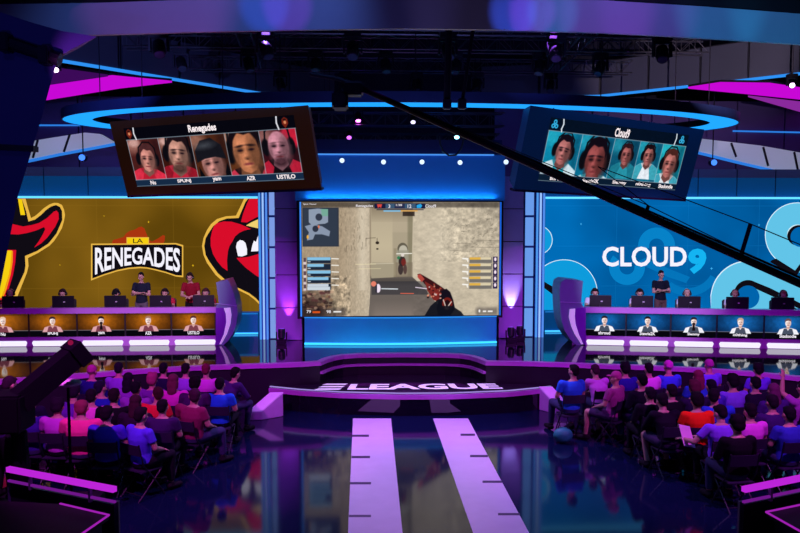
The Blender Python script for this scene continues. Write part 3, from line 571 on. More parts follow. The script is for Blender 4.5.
# ------------------------------------------------------------------ team desks
PUR = mat('desk_laminate', (.48,.18,.62), .25, noise=.05)
def desk(side):
    L = side < 0
    e0, e1 = ((-70, 347.2), (222, 344.6)) if L else ((572, 344.4), (870, 350.4))
    def base(px): return at(px, e0[1]+(e1[1]-e0[1])*(px-e0[0])/(e1[0]-e0[0]), z=STZ)
    A, B = base(e0[0]), base(e1[0]); dv = (B-A).normalized(); back = Vector((-dv.y, dv.x, 0))
    line = [tuple(A[:2]), tuple(B[:2])]
    t = thing('team_desk', ((A+B)/2), ('long purple-edged team desk in front of the gold LED wall with five orange portrait screens' if L else 'long purple-edged team desk in front of the blue LED wall with five blue portrait screens'), 'desk', 'team desks on the main stage')
    MB().band(line, STZ+.84, STZ+.98, -.12, .06).build('top_fascia', PUR, t)
    MB().band(line, STZ+.76, STZ+.80, -.95, -.12).build('worktop', mat('worktop', (.06,.05,.08), .3), t)
    MB().band(line, STZ, STZ+.96, -.1, -.02).build('front_carcass', black, t)
    MB().band(line, STZ, STZ+.24, -.02, .04).build('lower_fascia', PUR, t)
    cen = (4, 53.5, 102, 149, 194) if L else (604, 647, 693, 739.5, 787)
    spl = (-20, 30, 78, 126, 172, 216) if L else (583, 625.5, 670, 716, 763, 812)
    names = ('Nu', 'SPUNJ', 'yam', 'AZR', 'USTILO') if L else ('shroud', 'Stewie2K', 'Slemmy', 'n0thing', 'Skadoodle')
    bars = ((-22, 28), (33, 80), (83, 124), (129.5, 170), (175, 216)) if L else ((586, 624), (629, 668), (673.5, 713), (718.5, 760), (766, 810))
    hairs = (('#e8c8b0','#3a2430','#241016','#a87868','#5a2a30') if L else ('#2a1c28','#20141c','#301c28','#c8a890','#6a4a50'))
    bgc, bge = ('#bd6a14', '#3a1c08') if L else ('#1668b4', '#07264e')
    for k in range(5):
        p0 = base(spl[k]); p1 = base(spl[k+1]); fr = -back*.025; z0, z1 = STZ+.245, STZ+.838
        pa = p0+dv*.02; pb = p1-dv*.02; w = (pb-pa).length; ppm = w/ (spl[k+1]-spl[k])
        c = Cv(150, 76, 0, 0, w, .593, bge); X, Y = c.X, c.Y; cxm = w*(cen[k]-spl[k])/(spl[k+1]-spl[k])
        g = np.clip(1.15-np.hypot((X-cxm)/(w*.55), (Y-.19)/.36), 0, 1)**1.1; c.blend(g, bgc); c.noise(.08, .08, None, k)
        c.rect(0, .43, w, .593, '#07060e'); c.rect(0, .425, w, .437, '#a8a4b4', .7); c.rect(0,0,w,.03,bge,.9,.05)
        def C(x, y, rx, ry, col, al=1, soft=.012): c.ell(cxm+x, y, rx, ry, col, al, soft)
        sh = '#e0a4aa' if L else '#f2f2fa'
        c.poly([(cxm-.24,.44),(cxm-.2,.35),(cxm-.07,.31),(cxm+.07,.31),(cxm+.2,.35),(cxm+.25,.44),(cxm+.26,.47),(cxm-.26,.47)], sh)
        c.poly([(cxm-.14,.47),(cxm-.1,.33),(cxm-.04,.32),(cxm,.38),(cxm+.04,.32),(cxm+.1,.33),(cxm+.14,.47)], '#5a1c2c' if L else '#101a30', .75)
        C(0, .285, .04, .06, '#d8a89a'); C(0, .19, .068, .095, '#fff2ec'); C(.028, .2, .04, .08, '#c89a92', .55, .03); C(0, .235, .035, .03, '#d8b0a4', .6)
        c.poly([(cxm-.075,.18),(cxm-.08,.12),(cxm-.04,.075),(cxm+.02,.07),(cxm+.07,.1),(cxm+.078,.18),(cxm+.06,.14),(cxm,.125),(cxm-.055,.14)], hairs[k])
        C(-.027, .185, .012, .006, '#40202a'); C(.027, .185, .012, .006, '#40202a'); C(0, .245, .022, .005, '#7a3038', .9)
        if k == 2: C(0, .25, .04, .035, '#1a0c12', .9); c.poly([(cxm-.02,.27),(cxm+.02,.27),(cxm+.04,.42),(cxm-.04,.42)], '#150a10')
        A0, B0 = pa+fr, pb+fr
        sc = c.build('portrait_screen', quadfn((A0.x, A0.y, z0), (B0.x, B0.y, z0), (B0.x, B0.y, z1), (A0.x, A0.y, z1)), t)
        nm = names[k]; tw = min(.045*len(nm)+.03, .4); f2 = A0-back*.004
        text(nm, lambda u, v, o=f2+dv*(cxm-tw/2), tw=tw: o+dv*(u*tw)+Vector((0,0,z0-o.z+.035+.085*v)), glow('name_white', '#f4eef8'), 'name_lettering', sc, .03)
        q0 = base(bars[k][0]); q1 = base(bars[k][1]); bb = MB(); fo = -back*.05; i = dv*.03
        bb.extr([q0+fo+i+Vector((0,0,.01)), q1+fo-i+Vector((0,0,.01)), q1+fo+Vector((0,0,.1)), q1+fo-i+Vector((0,0,.145)), q0+fo+i+Vector((0,0,.145)), q0+fo+Vector((0,0,.1))], back*.04)
        bb.build('light_bar', glow('white_bar', '#efe8ff', 1.1), t)
    # curved end pylon
    s = 1 if L else -1
    def dz(px, py): return at(px, py, y=E0.y-.08)
    E0 = base(219 if L else 578)
    mir = (lambda x: x) if L else (lambda x: 799-x)
    out = [(216,282.5),(228,279.5),(231.5,287),(234.5,296),(237,306),(237.5,314),(236.5,324),(233,333),(228,341),(223,345.6),(216,345.6),(216,306),(219,303)] if L else [(583,281),(571,279.5),(565.5,279.2),(561,282),(559.5,290),(560,302),(560.5,312),(562,322),(565,331),(570,339),(576,345),(583,345.6),(583,306),(581,303)]
    pt = thing('desk_pylon', E0, 'curved slate end fin with white and purple crescents on the %s team desk' % ('gold-wall' if L else 'blue-wall'), 'pylon', 'curved end fins of the team desks')
    MB().extr([dz(*p) for p in out], (0, .75, 0)).build('fin', slate, pt)
    cw_ = [(224,308),(230.5,307.5),(231.5,315),(230.5,324),(227,334),(221.5,344),(219.5,344),(224,334),(226.5,322),(226,314)] if L else [(575,308.5),(569.5,309),(568.7,317),(571,326),(574.5,334),(581,344),(583,344),(578.5,334),(575.3,324),(574.5,316)]
    cp_ = [(216,307.5),(224,307.8),(226,314),(226.5,322),(224,334),(219.5,344.5),(216,345)] if L else [(585.5,307),(575,308.3),(574.5,316),(575.3,324),(578.5,334),(583,344),(585.5,345)]
    MB().extr([dz(*p)-Vector((0,.03,0)) for p in cw_], (0,.028,0)).build('white_crescent', mat('white_crescent', (.9,.88,.95), .3, emis='#c8c0f0', es=.35), pt)
    MB().extr([dz(*p)-Vector((0,.026,0)) for p in cp_], (0,.024,0)).build('purple_crescent', mat('purple_crescent', '#7a2fb4', .3), pt)
    a = dz(*((216,303.5) if L else (583,303))); b = dz(*((237,306) if L else (560,302)))
    MB().tube([a-Vector((0,.01,0)), b-Vector((0,.01,0))], .012, 6).build('pale_seam', mat('pale_seam', '#9fb4cc', .4), pt)
    return base, dv, back
deskL = desk(-1); deskR = desk(1)
# monitors on the worktops
mon = None
for (bs, dv, back), xs, who in ((deskL, (7, 58, 111, 157, 201), 'gold-wall'), (deskR, (602, 644.5, 692.5, 741.5, 787.5), 'blue-wall')):
    for k, px in enumerate(xs):
        p = bs(px)+back*.42; p.z = STZ+.80; ang = math.atan2(dv.y, dv.x)
        lab = 'black monitor seen from behind on the %s desk, %s' % (who, ('at the frame edge' if who == 'gold-wall' else 'beside the curved fin', 'second from the left', 'third from the left, in the middle', 'fourth from the left', 'beside the curved fin' if who == 'gold-wall' else 'at the frame edge')[k])
        if mon is None:
            mon = thing('monitor', (0,0,0), lab, 'monitor', 'gaming monitors on the team desks')
            MB().box((0,0,.285), (.56,.035,.33)).build('case', mat('monitor_black', (.01,.01,.016), .35), mon, bevel=.008, local=True)
            MB().box((0,.019,.285), (.53,.004,.3)).build('display', glow('monitor_face', '#6b7f95', .8), mon, local=True)
            MB().box((0,0,.008), (.22,.18,.016)).box((0,-.03,.12), (.05,.03,.22)).build('stand', darkmetal, mon, local=True)
            MB().box((.03,-.019,.29), (.05,.004,.03)).build('badge', mat('badge_grey', (.5,.5,.55), .4), mon, local=True); m = mon
        else: m = dup(mon, lab)
        m.location = p; m.rotation_euler = (0, 0, ang)
# ------------------------------------------------------------------ overhead video screens
def face(c, x, y, s, skin, hair, shirt, shirt2, beard=None, ang=0, cap=False, hs=True, wide=1.0, eyes='#20101a', rng_=0):
    """a person's head and shoulders as shown in a close-up video picture"""
    ca, sa = math.cos(ang), math.sin(ang)
    def R(u, v): return (x+(u*ca-v*sa)*s, y+(u*sa+v*ca)*s)
    def E(u, v, ru, rv, col, al=1, so=.08, a=0): p = R(u, v); c.ell(p[0], p[1], ru*s, rv*s, col, al, so*s, ang+a)
    def Pp(pts, col, al=1, so=.06): c.poly([R(u, v) for u, v in pts], col, al, so*s)
    Pp([(-2.1,2.4),(-1.7,1.25),(-.95,.85),(-.4,.7),(.4,.7),(.95,.85),(1.8,1.25),(2.2,2.4)], shirt)
    Pp([(-2.1,2.4),(-1.7,1.25),(-.8,.8),(-.5,1.2),(-.9,2.4)], shirt2, .9); Pp([(2.2,2.4),(1.8,1.25),(.8,.8),(.5,1.2),(.9,2.4)], shirt2, .9)
    Pp([(-.38,.5),(.38,.5),(.5,1.1),(0,1.45),(-.5,1.1)], [v*.62 for v in c.c(skin)])
    if hair: E(0, -.36, .78*wide, .8, hair); 
    if hs: E(-.82*wide, .05, .28, .5, '#0c0b12'); E(.82*wide, .05, .28, .5, '#0c0b12')
    E(0, .06, .66*wide, .9, skin, 1, .08); Pp([(-.6*wide,.3),(.6*wide,.3),(.34,.9),(0,1.04),(-.34,.9)], skin)
    sk = c.c(skin); dk = [v*.55 for v in sk]; lt = [min(1, v*1.25+.05) for v in sk]
    E(.46*wide, .25, .34, .8, dk, .85, .3); E(-.55*wide, .35, .14, .5, dk, .6, .15); E(-.25, -.3, .3, .25, lt, .5, .3); E(-.1, .25, .1, .4, lt, .5, .15)
    for q in (-1, 1):
        E(q*.29, -.02, .21, .13, dk, .95, .12); E(q*.29, .0, .13, .05, eyes, .95, .05); E(q*.29, -.19, .22, .05, hair or dk, .85, .06, q*.1)
    E(0, .36, .15, .07, dk, .8, .08); E(0, .4, .06, .03, '#2a1014', .6, .05); E(0, .62, .24, .06, '#7c3338', .85, .05); E(0, .7, .16, .04, lt, .4, .06)
    if beard: E(0, .9, .42, .28, beard, .75, .2); E(0, .52, .28, .06, beard, .5, .08)
    if hair:
        Pp([(-.66*wide,-.05),(-.78*wide,-.5),(-.55,-1.05),(0,-1.22),(.55,-1.1),(.78*wide,-.5),(.66*wide,-.05),(.62*wide,-.4),(.4,-.72),(.05,-.66),(-.3,-.78),(-.58*wide,-.45)], hair)
    if cap: Pp([(-.95,-.15),(-.9,-.8),(-.4,-1.3),(.3,-1.35),(.85,-.9),(.98,-.1),(.3,-.3),(-.4,-.28)], '#15151d'); E(-.2, -1.0, .5, .16, '#5a6068', .6, .3); Pp([(-1.2,1.9),(-.9,.1),(-.7,.6),(-.5,1.9)], '#0a0a10'); Pp([(1.2,1.9),(.95,.1),(.7,.6),(.5,1.9)], '#0a0a10')
    if hs: c.line([R(-.86*wide,-.1), R(-.75,-.85), R(-.3,-1.3), R(.3,-1.32), R(.75,-.9), R(.86*wide,-.1)], .12*s, '#0a0a10', .9)
def overhead(side):
    L = side < 0
    if L: loc, rot, ow, oh, iw, ih, ox, oz = (-4.47, 17.5, 5.745), (.287, -.02, -.42), 5.35, 1.815, 4.6, 1.42, 0, .02
    else: loc, rot, ow, oh, iw, ih, ox, oz = (4.948, 17.5, 5.702), (.258, .029, .492), 5.75, 1.816, 4.6, 1.40, .05, .02
    t = thing('overhead_screen', loc, ('tilted overhead video screen in a dark brown case, showing five players in red' if L else 'tilted overhead video screen in a navy case, showing five players in blue and white'), 'screen', 'hanging player camera screens')
    q = Euler((rot[0], 0, 0)).to_matrix(); Rz = Euler((0, 0, rot[2])).to_matrix(); Ry = Euler((0, rot[1], 0)).to_matrix()
    t.rotation_euler = (Rz @ q @ Ry).to_euler()
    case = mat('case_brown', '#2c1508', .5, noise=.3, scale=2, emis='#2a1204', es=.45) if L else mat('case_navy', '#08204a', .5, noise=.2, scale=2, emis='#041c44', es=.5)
    b = MB(); fw, fh = ow/2, oh/2; bw, bh = ow/2-.15, oh/2-.12
    b.add([(-fw,0,-fh),(fw,0,-fh),(fw,0,fh),(-fw,0,fh),(-bw,.38,-bh),(bw,.38,-bh),(bw,.38,bh),(-bw,.38,bh)], [(0,1,2,3),(4,7,6,5),(0,4,5,1),(1,5,6,2),(2,6,7,3),(3,7,4,0)])
    b.build('case', case, t, local=True)
    if L: MB().box((0,.06,-fh-.02), (ow, .14, .05)).build('lower_trim', mat('trim_plum', '#2a0c3a', .4), t, local=True)
    else: MB().box((0,.06,-fh-.02), (ow, .14, .05)).build('lower_trim', mat('trim_plum', '#2a0c3a', .4), t, local=True)
    # picture: units = thousandths of the picture width
    Hh = 1000*ih/iw; c = Cv(430, 132, 0, 0, 1000, Hh, '#06060f' if L else '#041022')
    hd = Hh*.2; ft = Hh*.885; cols = [4, 200, 398, 600, 796, 996] if L else [4, 226, 452, 640, 815, 996]
    if L:
        bgs = ['#4a1c1a','#38140e','#4c2414','#5c3018','#380f18']; 
        P = [dict(x=108,y=165,s=66,skin='#c98478',hair='#4a2628',shirt='#b81c30',shirt2='#e0304a',ang=.12), dict(x=305,y=145,s=86,skin='#c08a7a',hair='#1c1016',shirt='#c02038',shirt2='#8a1424',beard='#3a2420',ang=.1),
             dict(x=498,y=205,s=92,skin='#c4847c',hair=None,shirt='#14101a',shirt2='#1c1822',cap=True,hs=False,ang=-.1), dict(x=706,y=150,s=112,skin='#bb7450',hair='#140c12',shirt='#1a0c12',shirt2='#e03a54',ang=-.05), dict(x=890,y=140,s=84,skin='#c08090',hair=None,shirt='#12090f',shirt2='#c8203c',beard='#2a141c',ang=.0)]
    else:
        bgs = ['#0b86a8','#0a6f92','#0b5470','#0e6f8c','#1298a8']
        P = [dict(x=122,y=150,s=68,skin='#b06a68',hair='#120c18',shirt='#2aa0b4',shirt2='#dfeaf2',ang=.12), dict(x=345,y=180,s=98,skin='#8e4444',hair='#100a14',shirt='#34a8bc',shirt2='#e4eef6',ang=-.02),
             dict(x=556,y=140,s=52,skin='#a05a58',hair='#2c141c',shirt='#2690a4',shirt2='#1a7488'), dict(x=722,y=132,s=52,skin='#a86460',hair='#1a0c12',shirt='#e4eaf2',shirt2='#2a9cb0'), dict(x=900,y=165,s=72,skin='#b46c66',hair='#4a2420',shirt='#e8eef4',shirt2='#2c9cb4',ang=.06)]
    for k in range(5):
        x0, x1 = cols[k], cols[k+1]; save = c.a.copy()
        c.rect(x0, hd, x1, ft, bgs[k]); c.ell(x0+30, hd+30, 50, 40, '#e8b0a0' if L else '#38c8d8', .45, 40); c.rect(x1-50, hd, x1, ft, '#1a0c12' if L else '#06304a', .5, 40)
        if L and k in (0, 1, 3): c.ell(x0+40, hd+18, 34, 20, '#f4c8c0', .6, 16)
        if L and k == 4: c.ell(x1-25, hd+35, 60, 55, '#d4203c', .9, 20)
        face(c, **P[k])
        m = ((c.X >= x0) & (c.X <= x1) & (c.Y >= hd) & (c.Y <= ft))[..., None]; c.a = np.where(m, c.a, save)
    c.noise(.06, 12)
    c.rect(0, ft, 1000, Hh, '#152a44' if L else '#0a1c30')
    for k in range(6): c.rect(cols[k]-1.5, hd, cols[k]+1.5, ft, '#b8c4d0', .8)
    c.rect(0, hd-1.5, 1000, hd+1.5, '#9ab0c0', .8); c.rect(0, ft-1.5, 1000, ft+1.5, '#9ab0c0', .8); c.rect(0, Hh-3, 1000, Hh, '#8fa4b4', .8)
    if L:
        for xx in (28, 946): c.poly([(xx-14,hd*.25),(xx,hd*.1),(xx+16,hd*.25),(xx+18,hd*.6),(xx,hd*.95),(xx-16,hd*.6)], '#7a2416', .95); c.ell(xx+1,hd*.5,7,8,'#f0a070',.8); c.ell(xx,hd*.3,9,5,'#1c0a0c',.8)
        c.line([(62,0),(58,hd*.5),(66,hd)], 7, '#e8e8f0'); c.line([(905,0),(901,hd*.5),(909,hd)], 7, '#e8e8f0')
    else:
        for xx in (34, 952):
            for dx, dy in ((-10, .62), (10, .62), (0, .3)): c.ell(xx+dx, hd*dy, 11, 11, '#35b4e6'); c.ell(xx+dx, hd*dy, 4.5, 4.5, '#07203a')
        c.line([(82,0),(88,hd*.4),(80,hd*.8),(84,hd)], 7, '#dfeaf4'); c.line([(900,0),(905,hd*.4),(898,hd)], 7, '#dfeaf4')
    def mp(U, V): return np.stack([ox+(U-.5)*iw, np.full(U.shape, -.012), oz+(V-.5)*ih], 1)
    pic = c.build('video_picture', mp, t, local=True)
    def lp(X_, Y_): return (ox+(X_/1000-.5)*iw, -.016, oz+(.5-Y_/Hh)*ih)
    def tx(s, xc, y0, y1, w, off=.02): text(s, lambda u, v: lp(xc-w/2+w*u, y1+(y0-y1)*v), glow('caption_white', '#fff2f4'), 'caption', pic, off, local=True)
    tx('Renegades' if L else 'Cloud9', 480 if L else 492, hd*.15, hd*.9, 165 if L else 105, .03)
    nm = ('Nu','SPUNJ','yam','AZR','USTILO') if L else ('shroud','Stewie2K','Slemmy','n0thing','Skadoodle')
    for k in range(5):
        w = min(17*len(nm[k]), 115); tx(nm[k], (cols[k]+cols[k+1])/2+8, ft+Hh*.02, Hh-Hh*.025, w, .03)
    # hanging cables
    for sx in (-1, 1):
        p = t.rotation_euler.to_matrix() @ Vector((sx*ow*.35, .2, oh/2-.1)) + Vector(loc)
        MB().tube([p, (p.x, p.y, 9.0)], .012, 6).build('hanging_cable', darkmetal, t)
overhead(-1); overhead(1)
# ------------------------------------------------------------------ halo ring
def ell_pts(a, b, z, a0, a1, n=90): return [(.13+a*math.cos(math.radians(q)), 19.6-b*math.sin(math.radians(q)), z) for q in np.linspace(a0, a1, n)]
RZ = 6.7
def ringband(r0, r1, z0, z1, a0, a1, name, m, parent):
    o = ell_pts(8.6-r0, 3.75-r0, 0, a0, a1); i = ell_pts(8.6-r1, 3.75-r1, 0, a0, a1); n = len(o); vs = []
    for k in range(n): vs += [(o[k][0], o[k][1], z0), (i[k][0], i[k][1], z0), (i[k][0], i[k][1], z1), (o[k][0], o[k][1], z1)]
    fs = [(0,1,2,3), (4*n-1, 4*n-2, 4*n-3, 4*n-4)]
    for k in range(n-1):
        for j in range(4): fs.append((4*k+j, 4*k+4+j, 4*k+4+(j+1) % 4, 4*k+(j+1) % 4))
    return MB().add(vs, fs).build(name, m, parent)
t = thing('halo_ring', (.13, 19.6, RZ), 'huge glowing blue halo ring hanging over the stage above both overhead screens', 'light ring')
ringband(0, .68, RZ, RZ+.03, -30, 210, 'light_band', blue_led, t)
ringband(-.04, 0, RZ-.01, RZ+.22, -30, 210, 'outer_rim', navy, t); ringband(.05, .7, RZ+.031, RZ+.2, -30, 210, 'housing', black, t)
for q in (30, 60, 90, 120, 150):
    p = ell_pts(8.3, 3.45, 0, q, q, 1)[0]; MB().tube([(p[0], p[1], RZ+.2), (p[0], p[1], 12)], .012, 6).build('hanging_cable', darkmetal, t)
# ------------------------------------------------------------------ big converging fascias with blue edge lines
fas = mat('fascia_panel', (.10,.11,.15), .5, noise=.15, scale=.5)
def fascia(pts, lab, z=8.3, h=1.12):
    W = [at(x, y, z=z) for x, y in pts]; t = thing('ceiling_fascia', (W[0]+W[-1])/2, lab, 'fascia', 'deep ceiling fascias with blue edge lines')
    line = [tuple(p[:2]) for p in W]
    tot = sum((W[i+1]-W[i]).length for i in range(len(W)-1)); n = 9; a, b = W[0], W[-1]
    for i in range(len(W)-1):
        k = max(1, round((W[i+1]-W[i]).length/1.7))
        for j in range(k):
            p = W[i].lerp(W[i+1], j/k+.012); q = W[i].lerp(W[i+1], (j+1)/k-.012)
            MB().band([tuple(p[:2]), tuple(q[:2])], z+.05, z+h, -.08, 0).build('cladding_panel', fas, t)
    MB().band(line, z, z+h+.05, -.2, -.081).build('backing', black, t)
    MB().band(line, z-.015, z+.045, -.12, .03).build('edge_light', glow('fascia_led', '#2d8ef0', 1.05), t)
fascia([(-60,41),(55,60),(180,80.5),(290,98.3),(335,104)], 'dark ceiling fascia with a blue edge line sloping down from the upper left')
fascia([(480,100),(600,96.2),(700,85.5),(800,74),(870,66)], 'dark ceiling fascia with a blue edge line rising to the upper right')
# soffits; emission stands in for the magenta light falling on them
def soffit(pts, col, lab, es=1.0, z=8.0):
    W = [at(x, y, z=z) for x, y in pts]; c = sum(W, Vector())/len(W); t = thing('lit_soffit', c, lab, 'soffit', 'magenta-lit soffits')
    MB().extr(W, (0,0,.05)).build('lit_face', glow('soffit_'+col, col, es), t)
    MB().extr([p+Vector((0,0,.051)) for p in W], (0,0,.06)).build('tray', black, t)
soffit([(47,86),(112,77),(172,82.6),(120,88.5),(45,100.5)], '#c808d6', 'bright magenta-lit triangular soffit under the fascia by the dark blue pylon')
soffit([(48,78),(60,70),(108,76.5),(50,85)], '#3c0a58', 'dim purple-lit soffit strip above the bright magenta-lit one')
soffit([(688,88.6),(720,83.8),(770,84.5),(800,89),(850,93),(850,103),(800,99.6),(745,94)], '#c808d6', 'bright magenta-lit soffit at the upper right under the fascia')
soffit([(748,97),(800,103),(850,107),(850,117),(800,112)], '#8a2a9c', 'dull purple-lit soffit strip below the bright magenta-lit one at the right edge')
# pale diagonal far beams
pale = mat('pale_panel', (.62,.66,.72), .5, noise=.12, scale=.7, emis='#7c8898', es=.85)  # emission stands in for wash light falling on the pale panels
def far_beam(pts, seams, led, lab, y=24.6):
    W = [at(x, q, y=y) for x, q in pts]; c = sum(W, Vector())/len(W); t = thing('far_beam', c, lab, 'beam', 'pale beams far behind the side walls')
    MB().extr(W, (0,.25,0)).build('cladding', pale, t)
    for a, b in seams: p, q = at(*a, y=y-.01), at(*b, y=y-.01); MB().beam(p, q, .06, .06, (0,1,0)).build('seam', black, t)
    for a, b in zip(led[:-1], led[1:]): MB().beam(at(*a, y=y-.05), at(*b, y=y-.05), .08, .08, (0,1,0)).build('edge_light', glow('far_led', '#2c7ce0', 1.0), t)
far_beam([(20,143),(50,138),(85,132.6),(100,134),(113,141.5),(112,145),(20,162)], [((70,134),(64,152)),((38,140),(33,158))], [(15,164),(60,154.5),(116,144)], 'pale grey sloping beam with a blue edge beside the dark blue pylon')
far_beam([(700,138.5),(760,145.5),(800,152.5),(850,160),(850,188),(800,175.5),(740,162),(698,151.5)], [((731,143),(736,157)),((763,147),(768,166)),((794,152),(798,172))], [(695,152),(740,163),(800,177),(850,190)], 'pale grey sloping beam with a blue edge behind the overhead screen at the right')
for a, b, lab in (((36,125.3),(80,125.3),'thin blue light line between the dark pylon and the halo ring'),((733,131),(850,133.5),'thin blue light line running out from the right end of the halo ring'),((791,172),(803,205),'short slanting blue light line at the right edge above the LED wall')):
    p, q = at(*a, y=26.3), at(*b, y=26.3); tag(MB().beam(p, q, .05, .05, (0,1,0)).build('light_line', MC['far_led'], None), lab, 'light line', 'thin blue light lines')
# dark blue far cladding behind
for a, b, lab in ((-16, -3.6, 'dark violet cladding wall far behind the gold LED wall'), (3.6, 15.8, 'dark violet cladding wall far behind the blue LED wall')):
    t = thing('far_cladding', ((a+b)/2, 26.4, 0), lab, 'cladding', 'dark cladding far behind the stage'); n = 7
    for k in range(n): MB().box((a+(b-a)*(k+.5)/n, 26.4, 4.2), ((b-a)/n-.05, .1, 8.4)).build('cladding_panel', mat('far_panel', (.09,.06,.2), .5, noise=.3, scale=.6), t)
# round blue lamps at the back
for px, py, lab, st in ((82,157.5,'round blue lamp under the pale beam beside the dark pylon',2.2),(714,162.5,'round blue lamp under the pale beam beside the right overhead screen',2.2)):
    p = at(px, py, y=24); t = thing('round_lamp', p, lab, 'lamp', 'round blue lamps at the back')
    MB().tube([p, p+Vector((0,.18,0))], .11, 18).build('housing', darkmetal, t); MB().tube([p-Vector((0,.02,0)), p], .095, 18).build('lens', glow('blue_lens%d' % st, '#3f7bff', st*.8), t)
    MB().tube([p+Vector((0,.1,.1)), p+Vector((0,.1,3))], .02, 6).build('drop_pole', darkmetal, t)
# ------------------------------------------------------------------ foreground arch beam
BL = [(-70,36),(0,36),(100,34.8),(200,31.8),(300,29.8),(400,28.5),(500,29.6),(600,32.5),(700,37.8),(800,44.2),(880,50)]
W = [tuple(at(x, y, z=6.5)[:2]) for x, y in BL]
t = thing('arch_beam', (W[5][0], W[5][1], 6.5), 'wide curved satin beam crossing the very top of the view, lit purple and blue', 'beam')
MB().band(W, 6.5, 6.88, -.05, 0).build('satin_face', mat('satin_beam', (.5,.5,.56), .3, noise=.06, scale=3), t)
MB().band(W, 6.6, 7.9, -.3, -.06).build('upper_cladding', mat('brown_cladding', '#231418', .6), t)
# dark blue leaning pylon, close by
PY = 7.0
pts = [(-60,0),(0,12),(30,22),(62,31),(97,36.5),(70,50),(58,57),(38,130),(18,196),(4,268),(-14,360),(-200,690),(-330,690)]
t = thing('leaning_pylon', at(0, 200, y=PY), 'large dark blue leaning pylon filling the upper left edge of the view', 'pylon')
MB().extr([at(x, y, y=PY) for x, y in pts], (-.35, .5, 0)).build('cladding', mat('pylon_blue', (.06,.06,.22), .4, noise=.25, scale=1.2), t)
MB().tube([at(-50,30,y=PY-.05), at(0,40,y=PY-.05), at(60,60,y=PY-.05)], .06, 10).build('pipe', black, t)
for a, b in (((-30,146),(36,149)),): MB().beam(at(*a, y=PY-.02), at(*b, y=PY-.02), .05, .11, (0,1,0)).build('joint_band', black, t)
for x, y in ((6,43),(46,56)): MB().box(at(x, y, y=PY-.06), (.09,.16,.16)).build('clamp', darkmetal, t, bevel=.01)
# ------------------------------------------------------------------ trusses
def truss(a, b, lab, s=.36):
    a, b = Vector(a), Vector(b); t = thing('lighting_truss', (a+b)/2, lab, 'truss', 'lighting trusses'); h = s/2; d = (b-a).normalized()
    sd = d.cross(Vector((0,0,1))).normalized(); up = sd.cross(d)
    cs = [(u, v) for u in (-h, h) for v in (-h, h)]
    for u, v in cs: MB().tube([a+sd*u+up*v, b+sd*u+up*v], .024, 6).build('chord', trussmetal, t)
    m = MB(); n = max(2, int((b-a).length/s)); L = (b-a).length
    for k in range(n):
        p = a+d*L*k/n; q = a+d*L*(k+1)/n; f = 1 if k % 2 else -1
        m.tube([p+sd*-h*f+up*h, q+sd*h*f+up*h], .01, 5).tube([p+sd*h+up*-h*f, q+sd*h+up*h*f], .01, 5).tube([p-sd*h+up*-h*f, q-sd*h+up*h*f], .01, 5)
        m.tube([p+sd*h-up*h, p+sd*h+up*h], .01, 5).tube([p-sd*h-up*h, p-sd*h+up*h], .01, 5)
    m.build('lattice', trussmetal, t)
    for f in (.12, .88): p = a+d*L*f+up*h; MB().tube([p, (p.x, p.y, 12)], .01, 5).build('hanging_cable', darkmetal, t)
truss((-7,16,8.35), (8,16,8.35), 'front black lighting truss just under the curved top beam')
truss((-7,19.6,8.75), (8,19.6,8.75), 'second lighting truss back, between the top beam and the fascias')
truss((-6,22.4,8.75), (7,22.4,8.75), 'third lighting truss back, just above the meeting of the fascias')
truss((-2.6,21.4,7.05), (3,21.4,7.05), 'upper of the two rear trusses in the gap under the halo ring')
truss((-2.8,22.2,6.55), (3,22.2,6.55), 'lower of the two rear trusses in the gap under the halo ring')
truss((-3.6,15,8.9), (-4.2,23,8.9), 'lighting truss running back above the brown-cased overhead screen')
truss((4.3,15,8.9), (4.8,23,8.9), 'lighting truss running back above the navy-cased overhead screen')
off = mat('dark_lens', (.1,.12,.2), .08, .3)
hl = [(-5.2,16),( -3.0,16),(-1.2,16),(.8,16),(3.1,16),(5.4,16),(-5.6,19.6),(-3.9,19.6),(-2.2,19.6),(-.4,19.6),(1.4,19.6),(3.6,19.6),(5.2,19.6),(-3.4,22.4),(-1.5,22.4),(.6,22.4),(2.4,22.4),(4.6,22.4)]
ordn = ('leftmost','second','third','fourth','fifth','sixth','seventh')
cnt = {}
for x, y in hl:
    k = cnt.get(y, 0); cnt[y] = k+1; nm = {16: 'front', 19.6: 'second', 22.4: 'third'}[y]; z = {16: 8.17, 19.6: 8.57, 22.4: 8.57}[y]
    moving_head((x, y, z), (x*.5+rng.random()*3-1.5, y-6+rng.random()*4, 0), off, 'unlit black moving light under the %s truss, %s from the left' % (nm, ordn[k]) if k else 'unlit black moving light under the %s truss, leftmost' % nm, True, 1.15)
P1 = at(358,119,y=21.2); P2 = at(457,136,y=21.9); P3 = at(349,137,y=21.9); P4 = at(413,121,y=21.2)
LH = []
for p, tgt, col, lab, st in ((P1,(-.9,19.2,3),'#ff62ff','lit magenta moving light hanging in the gap under the halo ring',9),(P2,(1.2,19.2,3),'#7fe4ff','lit cyan moving light at the lower rear truss',9),(P3,(-1.2,18,3),'#d060ff','small violet-lit moving light below the magenta one',2.5),(P4,(.3,18,3),'#d8d0ff','small white-lit moving light at the upper rear truss',2)):
    LH.append(moving_head(p+Vector((0,0,.33)), tgt, glow('lens_'+col, col, st), lab, True, .8, pole=7.1))
for px, py, yy, tgt, w in ((55,58,17.5,(-3.5,9,3),'beside the leaning pylon, below the left fascia'),(792,74,17.5,(5.5,9,3),'at the right edge, below the right fascia')):
    p = at(px, py, y=yy); moving_head(p, tgt, glow('lens_pinkwhite', '#ffd0ff', 4), 'moving light with a bright pinkish lens '+w, True, .7, pole=9.2)
